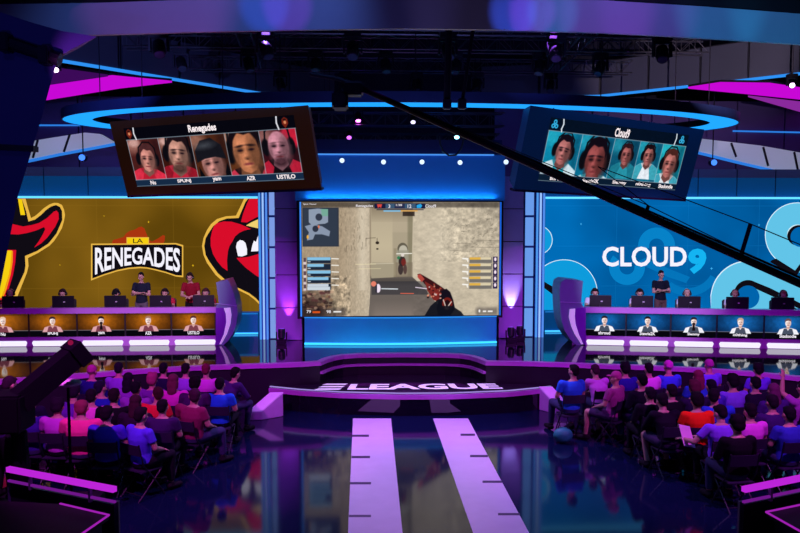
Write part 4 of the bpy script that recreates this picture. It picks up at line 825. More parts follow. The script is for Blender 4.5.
# ------------------------------------------------------------------ camera crane
A = at(360, 88, y=11.5); B = at(850, 306, y=6.3)
t = thing('camera_crane', (A+B)/2, 'long black camera crane boom slanting down across the right half of the view', 'camera crane')
d = (B-A); dn = d.normalized(); boomm = mat('crane_black', (.010,.006,.016), .5)
mb = MB(); 
R_ = []
for f, w in ((0, .042), (.25, .046), (.5, .044), (1, .036)): R_.append((A+d*f, w))
mb.tube([r[0] for r in R_], [r[1] for r in R_], 8); mb.build('boom', boomm, t)
mb = MB(); off_ = Vector((0,0,.055)); mb.tube([A+off_*.2, A+d*.5+off_*1.05, B+off_], .012, 6); mb.build('top_rail', boomm, t)
def fpx(q):
    return min(range(1, 400), key=lambda k: abs(topx(A+d*(k/400))-q))/400
m1 = A+d*fpx(741); mtop = m1+Vector((.09, 0, .32))
MB().tube([m1, mtop], .022, 6).build('mast', mat('mast_purple', (.12,.05,.3), .4), t)
m2 = A+d*fpx(645); m2t = m2+Vector((.03,0,.1)); MB().tube([m2, m2t], .02, 6).build('mast', boomm, t)
for a, b in ((mtop, A+d*.62+Vector((0,0,.3))), (mtop, B+Vector((0,0,.35))), (m2t, mtop+Vector((0,0,-.3))), (m2t, A+d*.3+Vector((0,0,.06))), (A+d*.62+Vector((0,0,.3)), m2t)):
    MB().tube([a, b], .0055, 5).build('stay_cable', boomm, t)
E1 = A+d*1.0; E2 = A+d*1.32; MB().tube([E1, E2], [.036,.05], 8).build('boom_tail', boomm, t); pv = A+d*1.16
MB().tube([pv, (pv.x, pv.y, .5)], .06, 12).build('pedestal', boomm, t); MB().box(E2, (.3,.4,.35)).build('counterweight', boomm, t, bevel=.02)
for k in range(3): MB().tube([(pv.x, pv.y, .9), (pv.x+.6*math.cos(k*2.094), pv.y+.6*math.sin(k*2.094), .03)], .03, 8).build('leg', boomm, t)
MB().box(A+Vector((-.1,0,-.02)), (.3,.3,.2)).build('pan_head', boomm, t, bevel=.03)
MB().box(A+Vector((-.3,.0,-.2)), (.24,.45,.24)).build('camera_body', boomm, t, bevel=.03)
MB().tube([A+Vector((-.3,-.2,-.2)), A+Vector((-.3,-.42,-.23))], [.08,.1], 14).build('lens_hood', boomm, t)
MB().tube([A+Vector((-.1,0,.06)), A+Vector((-.35,0,.14)), A+Vector((-.75,.1,.22))], .035, 8).build('cable_loom', boomm, t)
# hoist chains and a loose cable in the middle
for px, lab in ((449,'black hoist pole hanging in front of the halo ring, the thicker left one'), (464,'black hoist pole hanging in front of the halo ring, the thinner right one')):
    p = at(px-2, 104, y=14.6); q = at(px+(0 if px < 455 else 9), 30, y=14.6); t = thing('hoist_pole', q, lab, 'hoist pole', 'hoist poles')
    MB().tube([p, q, (q.x, q.y, 12)], .07 if px < 455 else .035, 8).build('pole', boomm, t); MB().box(p, (.16,.16,.2)).build('motor', boomm, t, bevel=.02)
cp = [at(x, y, y=18.4) for x, y in ((440,136),(440,144),(443,151),(449,155.5),(456,155),(461,149),(463,142),(463,136))]
tag(MB().tube(cp, .025, 6).build('loose_cable', boomm, None), 'loose black cable looping down onto the blue header', 'cable')
# ------------------------------------------------------------------ people
def voxel(mb, name, m, vs=.011, sm=3, tri=None):
    me = mb.mesh('tmp', m); o = bpy.data.objects.new('tmp', me); COL.objects.link(o)
    r = o.modifiers.new('r', 'REMESH'); r.mode = 'VOXEL'; r.voxel_size = vs; r.use_smooth_shade = True
    s = o.modifiers.new('s', 'SMOOTH'); s.factor = .5; s.iterations = sm
    dg = bpy.context.evaluated_depsgraph_get(); out = bpy.data.meshes.new_from_object(o.evaluated_get(dg)); out.name = name
    bpy.data.objects.remove(o); bpy.data.meshes.remove(me); out.materials.clear(); out.materials.append(m)
    out.polygons.foreach_set('use_smooth', [True]*len(out.polygons)); return out
V = Vector
def limb(mb, pts, rs, n=12):
    for a, b, ra, rb in zip(pts[:-1], pts[1:], rs[:-1], rs[1:]): mb.tube([V(a), (V(a)+V(b))/2, V(b)], [ra, (ra+rb)/2*1.02, rb], n)
    for p, r in zip(pts, rs): mb.ell(p, (r*.99, r*.99, r*.99), nu=12, nv=8)
def loft(mb, secs, n=18):
    vs = []
    for c, rx, ry in secs:
        for k in range(n):
            q = 2*math.pi*k/n; vs.append((c[0]+rx*math.cos(q), c[1]+ry*math.sin(q), c[2]))
    fs = [tuple(range(n-1, -1, -1)), tuple((len(secs)-1)*n+k for k in range(n))]
    for i in range(len(secs)-1):
        for k in range(n): fs.append((i*n+k, i*n+(k+1) % n, (i+1)*n+(k+1) % n, (i+1)*n+k))
    mb.add(vs, fs)
def lerp(a, b, t): return V(a)*(1-t)+V(b)*t
def torso_secs(p, g=0.0, bottom=0):
    pv, ch, nk = V(p['pelvis']), V(p['chest']), V(p['neck'])
    w = [(pv+V((0,0,-.09)), .13, .10), (pv, .165, .12), (lerp(pv, ch, .4), .145, .108), (lerp(pv, ch, .75), .16, .118), (ch+V((0,0,.02)), .175, .12), (lerp(ch, nk, .5), .172, .105), (lerp(ch, nk, .8), .125, .08), (nk, .062, .062)]
    return [(c, rx+g, ry+g) for c, rx, ry in w[bottom:]]
def hand(mb, w, e, s, nrm_):
    w, e = V(w), V(e); d = (w-e).normalized(); n = V(nrm_); n = (n-d*n.dot(d)).normalized(); sd = d.cross(n)*s
    R = Matrix((sd, n, d)).transposed(); mb.ell(w+d*.045, (.038, .017, .052), R)
    for i, (o, L) in enumerate(((-.028,.062),(-.01,.072),(.009,.068),(.027,.054))):
        a = w+d*.085+sd*o; b = a+d*L*.5+n*.008; c = b+d*L*.38+n*.022; mb.tube([a-d*.02, a, b, c], [.0095,.0095,.0088,.0078], 8); mb.ell(c, (.0078,)*3, nu=8, nv=6)
    a = w+d*.02-sd*.026; b = a-sd*.028+d*.03+n*.008; c = b+d*.03+n*.01-sd*.004; mb.tube([a, b, c], [.012,.0105,.009], 8); mb.ell(c, (.009,)*3, nu=8, nv=6)
def headm(mb, hc, R):
    hc = V(hc)
    def e(c, r): mb.ell(hc+R @ V(c), r, R)
    e((0,-.006,.03), (.076,.095,.094)); e((0,.018,-.045), (.058,.072,.068)); e((0,.045,-.085), (.03,.034,.026))
    e((0,.093,-.012), (.012,.02,.024)); e((0,.088,.022), (.045,.012,.01)); e((0,.083,-.05), (.024,.012,.007)); e((0,.085,-.06), (.02,.011,.007))
    for s in (-1, 1): e((s*.078,-.005,-.005), (.011,.022,.032)); e((s*.042,.05,-.022), (.026,.034,.026))
def make_proto(p):
    R = Euler(p.get('hrot', (0,0,0))).to_matrix(); b = MB(); loft(b, torso_secs(p)); nk, hc = V(p['neck']), V(p['head'])
    limb(b, [nk-V((0,0,.04)), lerp(nk, hc, .75)], [.056, .05]); headm(b, hc, R)
    for s, k in ((-1,'l'), (1,'r')):
        sh, el, wr = p['sh'+k], p['el'+k], p['wr'+k]; limb(b, [lerp(p['chest'], sh, .55)+V((0,0,.03)), sh, el, lerp(el, wr, .3), wr], [.06,.055,.041,.04,.026]); hand(b, wr, el, s, p.get('n'+k, (0,0,-1)))
        hp, kn, an, to = V(p['hip'+k]), V(p['kn'+k]), V(p['an'+k]), V(p['to'+k]); limb(b, [hp, lerp(hp,kn,.5), kn, lerp(kn,an,.35), an], [.088,.078,.056,.052,.036])
        limb(b, [an+V((0,-.02,-.03)), to+V((0,-.07,.0))], [.034,.03])
    d = {'body': voxel(b, 'person_body', skin, .0085, 2)}
    for nm, tf in (('shirt', .62), ('long_shirt', 1.9)):
        c = MB(); loft(c, torso_secs(p, .016)[0:7]+[(V(p['neck'])+V((0,0,-.012)), .066, .068)])
        for k in 'lr':
            sh, el, wr = p['sh'+k], p['el'+k], p['wr'+k]; s0 = lerp(p['chest'], sh, .55)+V((0,0,.03))
            if tf < 1: limb(c, [s0, sh], [.074,.07]); c.tube([V(sh), lerp(sh, el, tf)], [.069,.062], 12)
            else: limb(c, [s0, sh, el], [.074,.07,.055]); c.tube([V(el), lerp(el, wr, .9)], [.054,.04], 12)
        d[nm] = voxel(c, nm, cloth, .013, 2)
    for nm in ('trousers', 'shorts'):
        c = MB(); loft(c, [(V(p['pelvis'])+V((0,0,-.1)), .14, .115), (V(p['pelvis'])+V((0,0,-.02)), .178, .132), (V(p['pelvis'])+V((0,0,.05)), .172, .128)])
        for k in 'lr':
            hp, kn, an = V(p['hip'+k]), V(p['kn'+k]), V(p['an'+k])
            if nm == 'trousers': limb(c, [hp, lerp(hp,kn,.5), kn], [.1,.09,.07]); c.tube([kn, lerp(kn, an, .4), lerp(kn, an, .93)], [.07,.064,.052], 12)
            else: limb(c, [hp, lerp(hp,kn,.5)], [.104,.096]); c.tube([lerp(hp,kn,.5), lerp(hp,kn,.88)], [.096,.08], 12)
        d[nm] = voxel(c, nm, cloth, .014, 2)
    for k in 'lr':
        c = MB(); an, to = V(p['an'+k]), V(p['to'+k]); limb(c, [an+V((0,-.03,-.045)), lerp(an+V((0,0,-.05)), to, .5), to+V((0,-.03,.008))], [.05,.048,.042]); c.tube([an+V((0,0,-.05)), an+V((0,0,.02))], [.05,.046], 12)
        d['shoe'+k] = voxel(c, 'shoe', cloth, .012, 1)
    def hm(fn, vs=.01):
        c = MB(); fn(lambda q, r: c.ell(V(p['head'])+R @ V(q), r, R)); return voxel(c, 'hair', cloth, vs, 2)
    d['short'] = hm(lambda e: (e((0,-.022,.046), (.083,.097,.093)), e((0,-.058,-.005), (.07,.058,.075)), e((0,.035,.098), (.06,.05,.03))))
    d['bushy'] = hm(lambda e: (e((0,-.022,.055), (.1,.105,.1)), e((0,-.06,.0), (.09,.066,.085)), e((.03,.02,.12), (.05,.05,.035)), e((-.04,-.01,.125), (.05,.05,.035))))
    d['long'] = hm(lambda e: (e((0,-.022,.046), (.088,.1,.096)), e((0,-.07,-.06), (.088,.055,.12)), e((0,-.085,-.16), (.08,.045,.1)), e((.06,-.02,-.05), (.025,.05,.09)), e((-.06,-.02,-.05), (.025,.05,.09))))
    def cp(e): e((0,-.014,.052), (.086,.1,.088)); e((0,-.05,.02), (.08,.064,.05)); e((0,.1,.045), (.062,.06,.01))
    d['cap'] = hm(cp)
    def hs(c):
        H = V(p['head'])
        for s in (-1, 1): c.tube([H+R @ V((s*.078,0,-.005)), H+R @ V((s*.112,0,-.005))], [.046,.04], 14)
        pts = [H+R @ V((.1*math.cos(a), -.005, .13*math.sin(a)+.0)) for a in np.linspace(.1, math.pi-.1, 12)]; c.tube(pts, .013, 6)
        c.tube([H+R @ V((.09,.02,-.02)), H+R @ V((.08,.09,-.06)), H+R @ V((.03,.125,-.065))], .006, 5)
    c = MB(); hs(c); d['headset'] = c.mesh('headset', darkmetal)
    c = MB()
    for s in (-1, 1): c.ell(V(p['head'])+R @ V((s*.031,.083,.005)), (.013,.008,.008), R, 8, 6)
    d['eyes'] = c.mesh('eyes', mat('eye_dark', (.03,.02,.02), .2))
    return d
skin = mat('skin', (.58,.34,.26), .5, noise=.06, scale=8); cloth = mat('cloth', (.5,.5,.5), .85, noise=.12, scale=14, objcol=True, spec=.2)
def sym(**k):
    o = {}
    for a, v in k.items():
        if isinstance(v, tuple) and a in ('sh','el','wr','hip','kn','an','to','n'): o[a+'r'] = v; o[a+'l'] = (-v[0],)+v[1:]
        else: o[a] = v
    return o
base_sit = dict(pelvis=(0,0,.535), chest=(0,-.035,.85), neck=(0,-.025,1.055), head=(0,.005,1.20), sh=(.185,-.03,.985), el=(.245,.03,.745), wr=(.14,.26,.655), hip=(.095,.03,.525), kn=(.13,.42,.545), an=(.14,.40,.105), to=(.16,.58,.045))
def S(over=None, **k): d = dict(base_sit); d.update(k); r = sym(**d); r.update(over or {}); return r
POSES = {
 'rest': S(hrot=(-.1,0,0)),
 'turned': S(hrot=(0,0,.5), chest=(.03,-.03,.85), neck=(.04,-.02,1.05), head=(.05,.0,1.195), kn=(.19,.41,.545), an=(.2,.44,.105), to=(.24,.62,.045)),
 'forward': S(chest=(0,.1,.83), neck=(0,.19,1.0), head=(0,.245,1.135), sh=(.18,.15,.945), el=(.22,.33,.70), wr=(.06,.50,.66), hrot=(-.25,0,0), kn=(.17,.44,.545), an=(.16,.36,.105), to=(.19,.54,.045)),
 'folded': S({'nl': (0,-1,0), 'nr': (0,-1,0)}, el=(.25,.07,.76), wr=(-.06,.22,.80), hrot=(-.05,0,-.25)),
 'reading': S({'wrl': (-.42,.26,.74), 'ell': (-.36,.02,.76), 'wrr': (-.14,.36,.74)}, el=(.22,.1,.76), hrot=(-.3,0,.35), head=(0,.03,1.19)),
 'waving': S({'elr': (.29,.12,1.12), 'wrr': (.24,.17,1.36), 'nr': (0,1,0)}, hrot=(.05,0,0)),
 'playing': S(chest=(0,.06,.84), neck=(0,.10,1.03), head=(0,.15,1.165), sh=(.185,.09,.965), el=(.25,.26,.79), wr=(.15,.5,.85), hrot=(-.35,0,0)),
 'crossed': sym(pelvis=(0,0,.96), chest=(0,-.02,1.30), neck=(0,-.01,1.505), head=(0,.02,1.655), sh=(.195,-.02,1.435), el=(.25,.06,1.17), wr=(-.07,.2,1.23), nl=(0,-1,0), hip=(.095,0,.93), kn=(.11,.02,.5), an=(.13,0,.1), to=(.16,.17,.045), hrot=(-.15,0,0)),
 'clasped': sym(pelvis=(0,-.06,.94), chest=(0,.02,1.27), neck=(0,.07,1.46), head=(0,.13,1.60), sh=(.19,.05,1.395), el=(.25,.10,1.12), wr=(.04,.32,1.10), hip=(.095,-.05,.91), kn=(.11,.02,.49), an=(.13,0,.1), to=(.16,.17,.045), hrot=(-.35,0,0)),
}
PR = {k: make_proto(v) for k, v in POSES.items()}
def person(pose, loc, rz, label, group, top=('shirt', '#808080'), hair=('short', '#15101a'), legs=('trousers', '#101018'), extra=(), s=1.0, mirror=False, shoes='#15121a', wx=1.0):
    P = PR[pose]; o = bpy.data.objects.new('person', P['body']); COL.objects.link(o); tag(o, label, 'person', group)
    o.location = loc; o.rotation_euler = (0, 0, rz); o.scale = ((-s if mirror else s)*wx, s, s)
    def ch(key, name, col=None):
        c = bpy.data.objects.new(name, P[key]); COL.objects.link(c); c.parent = o
        if col: c.color = (*lin(col), 1)
        return c
    ch(top[0], 'shirt', top[1]); ch(legs[0], legs[0], legs[1]); ch('shoel', 'shoe', shoes); ch('shoer', 'shoe', shoes)
    if hair: ch(hair[0], 'cap' if hair[0] == 'cap' else 'hair', hair[1])
    for e in extra: ch(e, e)
    return o
# folding chair prototype
chp = [None]
def chair(loc, rz, label, group):
    if chp[0] is None:
        t = thing('folding_chair', (0,0,0), label, 'chair', group); cm = mat('chair_black', (.012,.010,.022), .45); cb = mat('chair_back', (.025,.015,.05), .5)
        MB().box((0,.03,.425), (.42,.40,.025)).build('seat', cb, t, bevel=.008, local=True)
        b = MB(); n = 9; vs = []
        for i in range(n):
            u = -1+2*i/(n-1); x = .21*u; y = -.175-.02*(1-u*u)
            vs += [(x, y, .69), (x, y-.03, .86), (x, y-.045, .86), (x, y-.015, .69)]
        fs = [(0,1,2,3), (4*n-1,4*n-2,4*n-3,4*n-4)]
        for i in range(n-1):
            for j in range(4): fs.append((4*i+j, 4*i+4+j, 4*i+4+(j+1) % 4, 4*i+(j+1) % 4))
        b.add(vs, fs).build('backrest', cb, t, local=True)
        for s in (-1, 1):
            MB().tube([(s*.225,-.225,.88), (s*.225,-.15,.55), (s*.225,.0,.36), (s*.225,.24,.0)], .012, 8).build('leg', cm, t, local=True)
            MB().tube([(s*.215,.19,.41), (s*.215,-.24,.0)], .012, 8).build('leg', cm, t, local=True)
        MB().tube([(-.225,.17,.09), (.225,.17,.09)], .009, 6).build('stretcher', cm, t, local=True); MB().tube([(-.215,-.17,.07), (.215,-.17,.07)], .009, 6).build('stretcher', cm, t, local=True)
        chp[0] = t
    else: t = dup(chp[0], label, group)
    t.location = loc; t.rotation_euler = (0, 0, rz); return t
# px, py of the head; pose; shirt; hair; turn; extra words
AUD = [
 # ---- left block
 ('L', 94,373,'rest',('long_shirt','#1a1f70'),('cap','#b0408a'),'in navy with a pinkish cap, back row at the far end from the aisle'),
 ('L',117,369,'rest',('shirt','#8a5ac8'),('short','#140a20'),'with dark hair and a lilac shirt, back row, under the third portrait screen'),
 ('L',105,388,'turned',('shirt','#2030b0'),('short','#1a1030'),'in deep blue, second row, behind the navy-clad spectator with the cap'),
 ('L',127,384,'rest',('shirt','#8a48b4'),('long','#120a1c'),'with long dark hair over a mauve top, second row'),
 ('L', 73,393,'forward',('shirt','#6a2ab0'),('bushy','#1c0c28'),'leaning forward in violet, third row at the outer end'),
 ('L', 93,396,'rest',('shirt','#f46ad8'),('short','#180c1c'),'in a bright magenta-pink tee with short dark hair, third row'),
 ('L',116,401,'rest',('long_shirt','#0c0a14'),('short','#1c0e16'),'in black between the magenta tee and the violet-blue tee'),
 ('L', 76,408,'rest',('shirt','#ff4f9e'),('short','#8a3a50'),'broad and red-haired in a hot pink shirt, front row'),
 ('L', 57,407,'rest',('shirt','#c850d4'),('bushy','#1c0e24'),'in an orchid purple shirt beside the hot pink one, front row'),
 ('L', 42,405,'turned',('shirt','#3a1c90'),('short','#2a1830'),'in dark indigo at the outermost seat of the front row'),
 ('L',107,415,'rest',('shirt','#4a34d0'),('short','#150a18'),'in royal violet-blue next to the hot pink shirt, front row'),
 ('L',138,387,'rest',('shirt','#9a48c0'),('short','#100a18'),'with a purple-lilac top directly behind the orange-red jacket'),
 ('L',165,365,'rest',('long_shirt','#141034'),('short','#0e0a14'),'in dark navy, back row in front of the light bars'),
 ('L',186,368,'rest',('shirt','#9466d0'),('short','#120a14'),'in a pale lilac tee, back row'),
 ('L',206,371,'rest',('shirt','#d65ad8'),('short','#6a2038'),'with reddish hair and an orchid pink tee, back row'),
 ('L',227,374,'forward',('long_shirt','#43206c'),('short','#0e0810'),'leaning forward in dark plum, back row seat on the aisle'),
 ('L',151,381,'rest',('shirt','#70309a'),('bushy','#9a4468'),'with fluffy pinkish hair, second row behind the dark navy shirt'),
 ('L',174,383,'rest',('shirt','#e23cd0'),('long','#6a3048'),'with long brown hair on a magenta top, second row'),
 ('L',193,385,'rest',('shirt','#45185e'),('bushy','#0e0812'),'with round curly black hair and a plum shirt, third row'),
 ('L',220,384,'rest',('shirt','#2070f0'),('short','#120c18'),'in a bright azure blue tee, seat on the aisle behind the plum sleeves'),
 ('L',153,396,'turned',('shirt','#e8283c'),('short','#3a1420'),'in an orange-red jacket half hidden in the third row'),
 ('L',190,399,'turned',('shirt','#8a2858'),('short','#3a1830'),'in a wide maroon shirt with knees in the aisle'),
 ('L',165,404,'rest',('shirt','#3a1c58'),('short','#120a14'),'in dark purple beside the maroon shirt'),
 ('L',141,417,'rest',('shirt','#5a48ee'),('short','#1a0c18'),'in a bright violet-blue tee at the front corner by the aisle'),
 ('L', 26,398,'rest',('long_shirt','#1a0c38'),('short','#140a1c'),'in dark clothes barely lit near the broadcast camera'),
 ('L',134,402,'rest',('long_shirt','#281030'),('long','#3a1c28'),'with long brown hair directly behind the violet-blue tee'),
 # ---- right block
 ('R',571,374,'turned',('shirt','#2878f0'),('short','#140c18'),'in a bright azure tee at the aisle end of the back row'),
 ('R',597,371,'forward',('shirt','#d67ae8'),('short','#3a1830'),'in a pale orchid tee leaning forward, back row'),
 ('R',616,379,'turned',('shirt','#a0468e'),('cap','#c04a9a'),'in a mauve shirt and shorts with a pink cap, legs in the aisle'),
 ('R',625,370,'rest',('shirt','#28249a'),('bushy','#0e0a14'),'in indigo with bushy black hair, back row beside the mauve shirt'),
 ('R',640,382,'rest',('long_shirt','#0e0a20'),('short','#0c0812'),'in black, second row behind the pink and white jersey'),
 ('R',649,369,'rest',('shirt','#f08af0'),('short','#120a14'),'in a pale pink jersey with short dark hair, back row'),
 ('R',668,368,'rest',('shirt','#3c66ec'),('cap','#d048c0'),'in a blue tee with a magenta cap, back row'),
 ('R',709,366,'rest',('shirt','#7664f4'),('cap','#b03c9c'),'in a periwinkle tee with a magenta cap, back row'),
 ('R',699,378,'rest',('shirt','#2c60d8'),('long','#7a2c4a'),'with reddish hair and a blue top, second row'),
 ('R',674,391,'rest',('long_shirt','#0c0818'),('short','#1c0c1c'),'in black with a glowing ear, third row'),
 ('R',689,390,'rest',('long_shirt','#241040'),('bushy','#5a2038'),'with reddish brown hair and dark purple clothes, third row'),
 ('R',711,386,'rest',('shirt','#4a34c4'),('short','#120a20'),'in violet-blue, third row below the periwinkle tee'),
 ('R',737,384,'rest',('shirt','#8462f0'),('bushy','#100a16'),'in a light violet tee with dark hair, second row'),
 ('R',750,384,'rest',('long_shirt','#1a0c30'),('short','#100a16'),'in dark clothes beside the light violet tee'),
 ('R',758,369,'rest',('shirt','#6c50ec'),('bushy','#0e0812'),'in a blue-violet tee with bushy hair, back row'),
 ('R',773,392,'rest',('shirt','#44207a'),('long','#6a2c5c'),'with long mauve-brown hair, third row near the edge'),
 ('R',803,390,'waving',('shirt','#b050c0'),('short','#2a1428'),'raising a hand at the very edge of the view'),
 ('R',699,402,'rest',('shirt','#ff3414'),('bushy','#120a12'),'in a vivid red-orange tee with bushy black hair'),
 ('R',713,399,'turned',('shirt','#2c50e0'),('short','#160c1a'),'in blue squeezed between the red-orange tee and the violet shirt'),
 ('R',721,414,'reading',('shirt','#8a56f4'),('short','#140a16'),'in a bright violet tee holding up a printed sheet'),
 ('R',750,412,'rest',('shirt','#ee62e6'),('short','#120a14'),'in a vivid orchid pink tee, front rows'),
 ('R',772,405,'rest',('shirt','#3c1c66'),('short','#1c0e20'),'in dark violet beside the orchid pink tee'),
 ('R',789,415,'rest',('shirt','#3444c0'),('short','#120a18'),'in blue with an orange hem at the edge of the front rows'),
 ('R',737,426,'rest',('long_shirt','#0c0a14'),('bushy','#0e0810'),'in black with bushy hair, nearest seat to the foreground rail'),
 ('R',653,393,'rest',('long_shirt','#0e0a1c'),('short','#140c1c'),'in black, third row beside the mauve shirt'),
 ('R',666,402,'forward',('long_shirt','#100a1e'),('short','#120a16'),'in dark clothes leaning forward with bare knees, third row'),
]
seats = []
for a in AUD:
    k = 1.135 if a[3] == 'forward' else 1.20; dy = .245 if a[3] == 'forward' else 0
    p = at(a[1], a[2], z=k+.03); y = min(p.y, 15.15); p = at(a[1], a[2], y=y); seats.append([p.x, y-dy])
# keep neighbours apart
for it in range(60):
    for i in range(len(seats)):
        for j in range(i):
            dx = seats[i][0]-seats[j][0]; dy = seats[i][1]-seats[j][1]
            if abs(dx) < .44 and abs(dy) < .62:
                if abs(dy) > .3 or abs(dx) < .2:
                    q = (.62-abs(dy))*.25*(1 if dy >= 0 else -1); seats[i][1] += q; seats[j][1] -= q
                else:
                    q = (.44-abs(dx))*.25*(1 if dx >= 0 else -1); seats[i][0] += q; seats[j][0] -= q
    for s_ in seats: s_[1] = min(s_[1], 15.2)
def chlab(s):
    w = ('black folding chair under spectator '+s.replace(',', '')).split(); return ' '.join(w[:16])
for a, (x, y) in zip(AUD, seats):
    side = a[0]; rz = (-.10 if side == 'L' else .12)*(1 if True else 0)+rng.normal()*.06
    if 'aisle' in a[6] and ('legs' in a[6] or 'knees' in a[6] or 'corner' in a[6] or 'plum, back' in a[6]): rz += -.5 if side == 'L' else .6
    sh = a[4]; sc_ = 1.0+rng.normal()*.015
    legs = ('shorts', '#3a3050') if 'shorts' in a[6] or 'bare knees' in a[6] else ('trousers', '#3a3c62' if rng.random() < .4 else '#15131f')
    person(a[3], (x, y, 0), rz, 'spectator '+a[6], 'spectators in the %s block' % ('left' if side == 'L' else 'right'), sh, a[5], legs, s=sc_*1.04, mirror=rng.random() < .4 and a[3] != 'reading', wx=(1.1 if y < 14 else 1.02) if 'broad' not in a[6] and 'wide' not in a[6] else 1.28)
    chair((x, y, 0), rz, chlab(a[6]), 'folding chairs of the %s block' % ('left' if side == 'L' else 'right'))
# printed sheet held by the reader, green bag under a chair
i = [k for k, a in enumerate(AUD) if a[3] == 'reading'][0]; x, y = seats[i]
p = at(687, 436, y=y+.28); R = Euler((.95, .25, .35)).to_matrix()
o = MB().box(p, (.24,.36,.006), R).build('printed_sheet', mat('sheet_paper', (.85,.55,.8), .5), None); tag(o, 'glossy pale printed sheet held up by the spectator in the bright violet tee', 'sheet')
p = at(563, 435, z=.15); b = MB(); b.ell(p, (.19,.14,.15)); o = b.build('teal_bag', mat('teal_bag', '#1f8f88', .6), None, smooth=True)
b = MB().tube([p+V((-.1,0,.12)), p+V((-.06,0,.25)), p+V((.06,0,.25)), p+V((.1,0,.12))], .012, 6).build('strap', black, o); tag(o, 'rounded teal bag on the floor beside the aisle chair of the azure tee', 'bag')
# ---- players and people on stage
hc = [('#d8a890','#c02840'),('#30181c','#c02840'),('#14121a','#14121a'),('#281418','#c02840'),('#50282c','#b02038')]
hr = [('#2a1a1c','#dfe8f2'),('#1c1014','#dfe8f2'),('#c8a898','#dfe8f2'),('#c89a80','#e8eef6'),('#b07a60','#e8eef6')]
gch = [None]
def gchair(loc, rz, label):
    if gch[0] is None:
        t = thing('gaming_chair', (0,0,0), label, 'chair', 'gaming chairs behind the team desks'); m = mat('gaming_chair', (.02,.02,.03), .5)
        MB().box((0,.02,.44), (.46,.46,.08)).build('seat', m, t, bevel=.02, local=True); MB().box((0,-.22,.75), (.42,.08,.58), Euler((.08,0,0)).to_matrix()).build('backrest', m, t, bevel=.025, local=True)
        MB().tube([(0,0,.08), (0,0,.42)], .03, 10).build('gas_column', darkmetal, t, local=True); b = MB()
        for k in range(5): q = k*1.2566; b.tube([(0,0,.09), (.27*math.cos(q), .27*math.sin(q), .03)], .022, 6)
        b.build('star_base', darkmetal, t, local=True); gch[0] = t
    else: t = dup(gch[0], label)
    t.location = loc; t.location.z -= .06; t.rotation_euler = (0, 0, rz)
for (bs, dv, back), xs, cc, who, side in ((deskL, (13,65,118,166.5,207), hc, 'gold-wall', 0), (deskR, (594,638.5,685.5,733,781), hr, 'blue-wall', 1)):
    for k, px in enumerate(xs):
        n5 = ('first','second','third','fourth','fifth')[k]; p = bs(px)+back*1.40; 
        p = p+dv*((px-bs(px).x*0)*0); q = at(px, 294, y=(p.y)); p.x = q.x; p.z = STZ+.06; rz = math.atan2(dv.y, dv.x)+math.pi
        jersey = 'red-trimmed' if side == 0 and k != 2 else ('black' if side == 0 else 'white and blue')
        person('playing', p, rz, 'player in %s jersey and headset, %s from the left at the %s desk' % (jersey, n5, who), 'players at the team desks', ('shirt', cc[k][1]), ('cap' if (side == 0 and k == 2) else 'short', cc[k][0]), ('trousers', '#15151f'), ('headset','eyes'))
        gchair(p, rz, 'black gaming chair of the %s player behind the %s desk' % (n5, who))
def stand(pose, px, ptop, y, h, **kw):
    kw.setdefault('wx', .92)
    q = at(px, ptop, y=y); return person(pose, (q.x, y, STZ), math.pi+.0, s=h, **kw)
stand('crossed', 141, 270, 20.93, 1.0, label='standing man in dark navy tee with folded arms in front of the gold wall', group='people standing behind the desks', top=('shirt','#1c2434'), hair=('short','#120c10'), legs=('trousers','#6a6468'), extra=('eyes',))
stand('clasped', 191, 275, 20.9, 1.03, label='standing coach in a red shirt and headset leaning over the players at the gold-wall desk', group='people standing behind the desks', top=('shirt','#8e1428'), hair=('short','#2a1816'), legs=('trousers','#15131a'), extra=('headset','eyes'))
stand('crossed', 661, 270, 20.93, 1.0, label='standing man in black tee with folded arms in front of the blue wall', group='people standing behind the desks', top=('shirt','#141a2c'), hair=('short','#100c10'), legs=('trousers','#6a5250'), extra=('eyes',))
# ------------------------------------------------------------------ foreground rails and consoles
railm = glow('rail_glow', '#c026dc', .95)
def rail(a, b, a2, b2, lab, zt_=1.1, ext=0):
    A = at(*a, z=zt_); B = at(*b, z=zt_); t = thing('lit_rail', (A+B)/2, lab, 'rail', 'lit foreground rails'); d = (B-A).normalized(); up = V((0,0,1))
    MB().beam(A, B, .06, .062).build('glowing_tube', railm, t); off2 = V((0,0,-.15))
    MB().beam(A+off2, B+off2, .03, .025).build('lower_tube', glow('rail_dim', '#7a1a96', .8), t)
    for f in (.22, .78): MB().beam(A.lerp(B, f)-V((0,0,.04)), A.lerp(B, f)+off2*1.4, .04, .03, d).build('bracket', mat('bracket_purple', (.2,.08,.3), .4), t)
    MB().extr([A+V((0,.03,-.2)), B+V((0,.03,-.2)), B+V((0,.03,-1.1)), A+V((0,.03,-1.1))], (0,.03,0)).build('dark_panel', mat('smoked_panel', (.015,.01,.03), .15), t)
    for q in (A, B): MB().box((q.x, q.y+.05, .47), (.05,.05,.94)).build('post', mat('post_violet', (.05,.02,.12), .4), t)
rail((8,469), (115,489.5), 0, 0, 'glowing magenta rail on a dark panel in the lower left foreground')
rail((743.5,489.5), (860,466), 0, 0, 'glowing magenta rail on a dark panel in the lower right foreground')
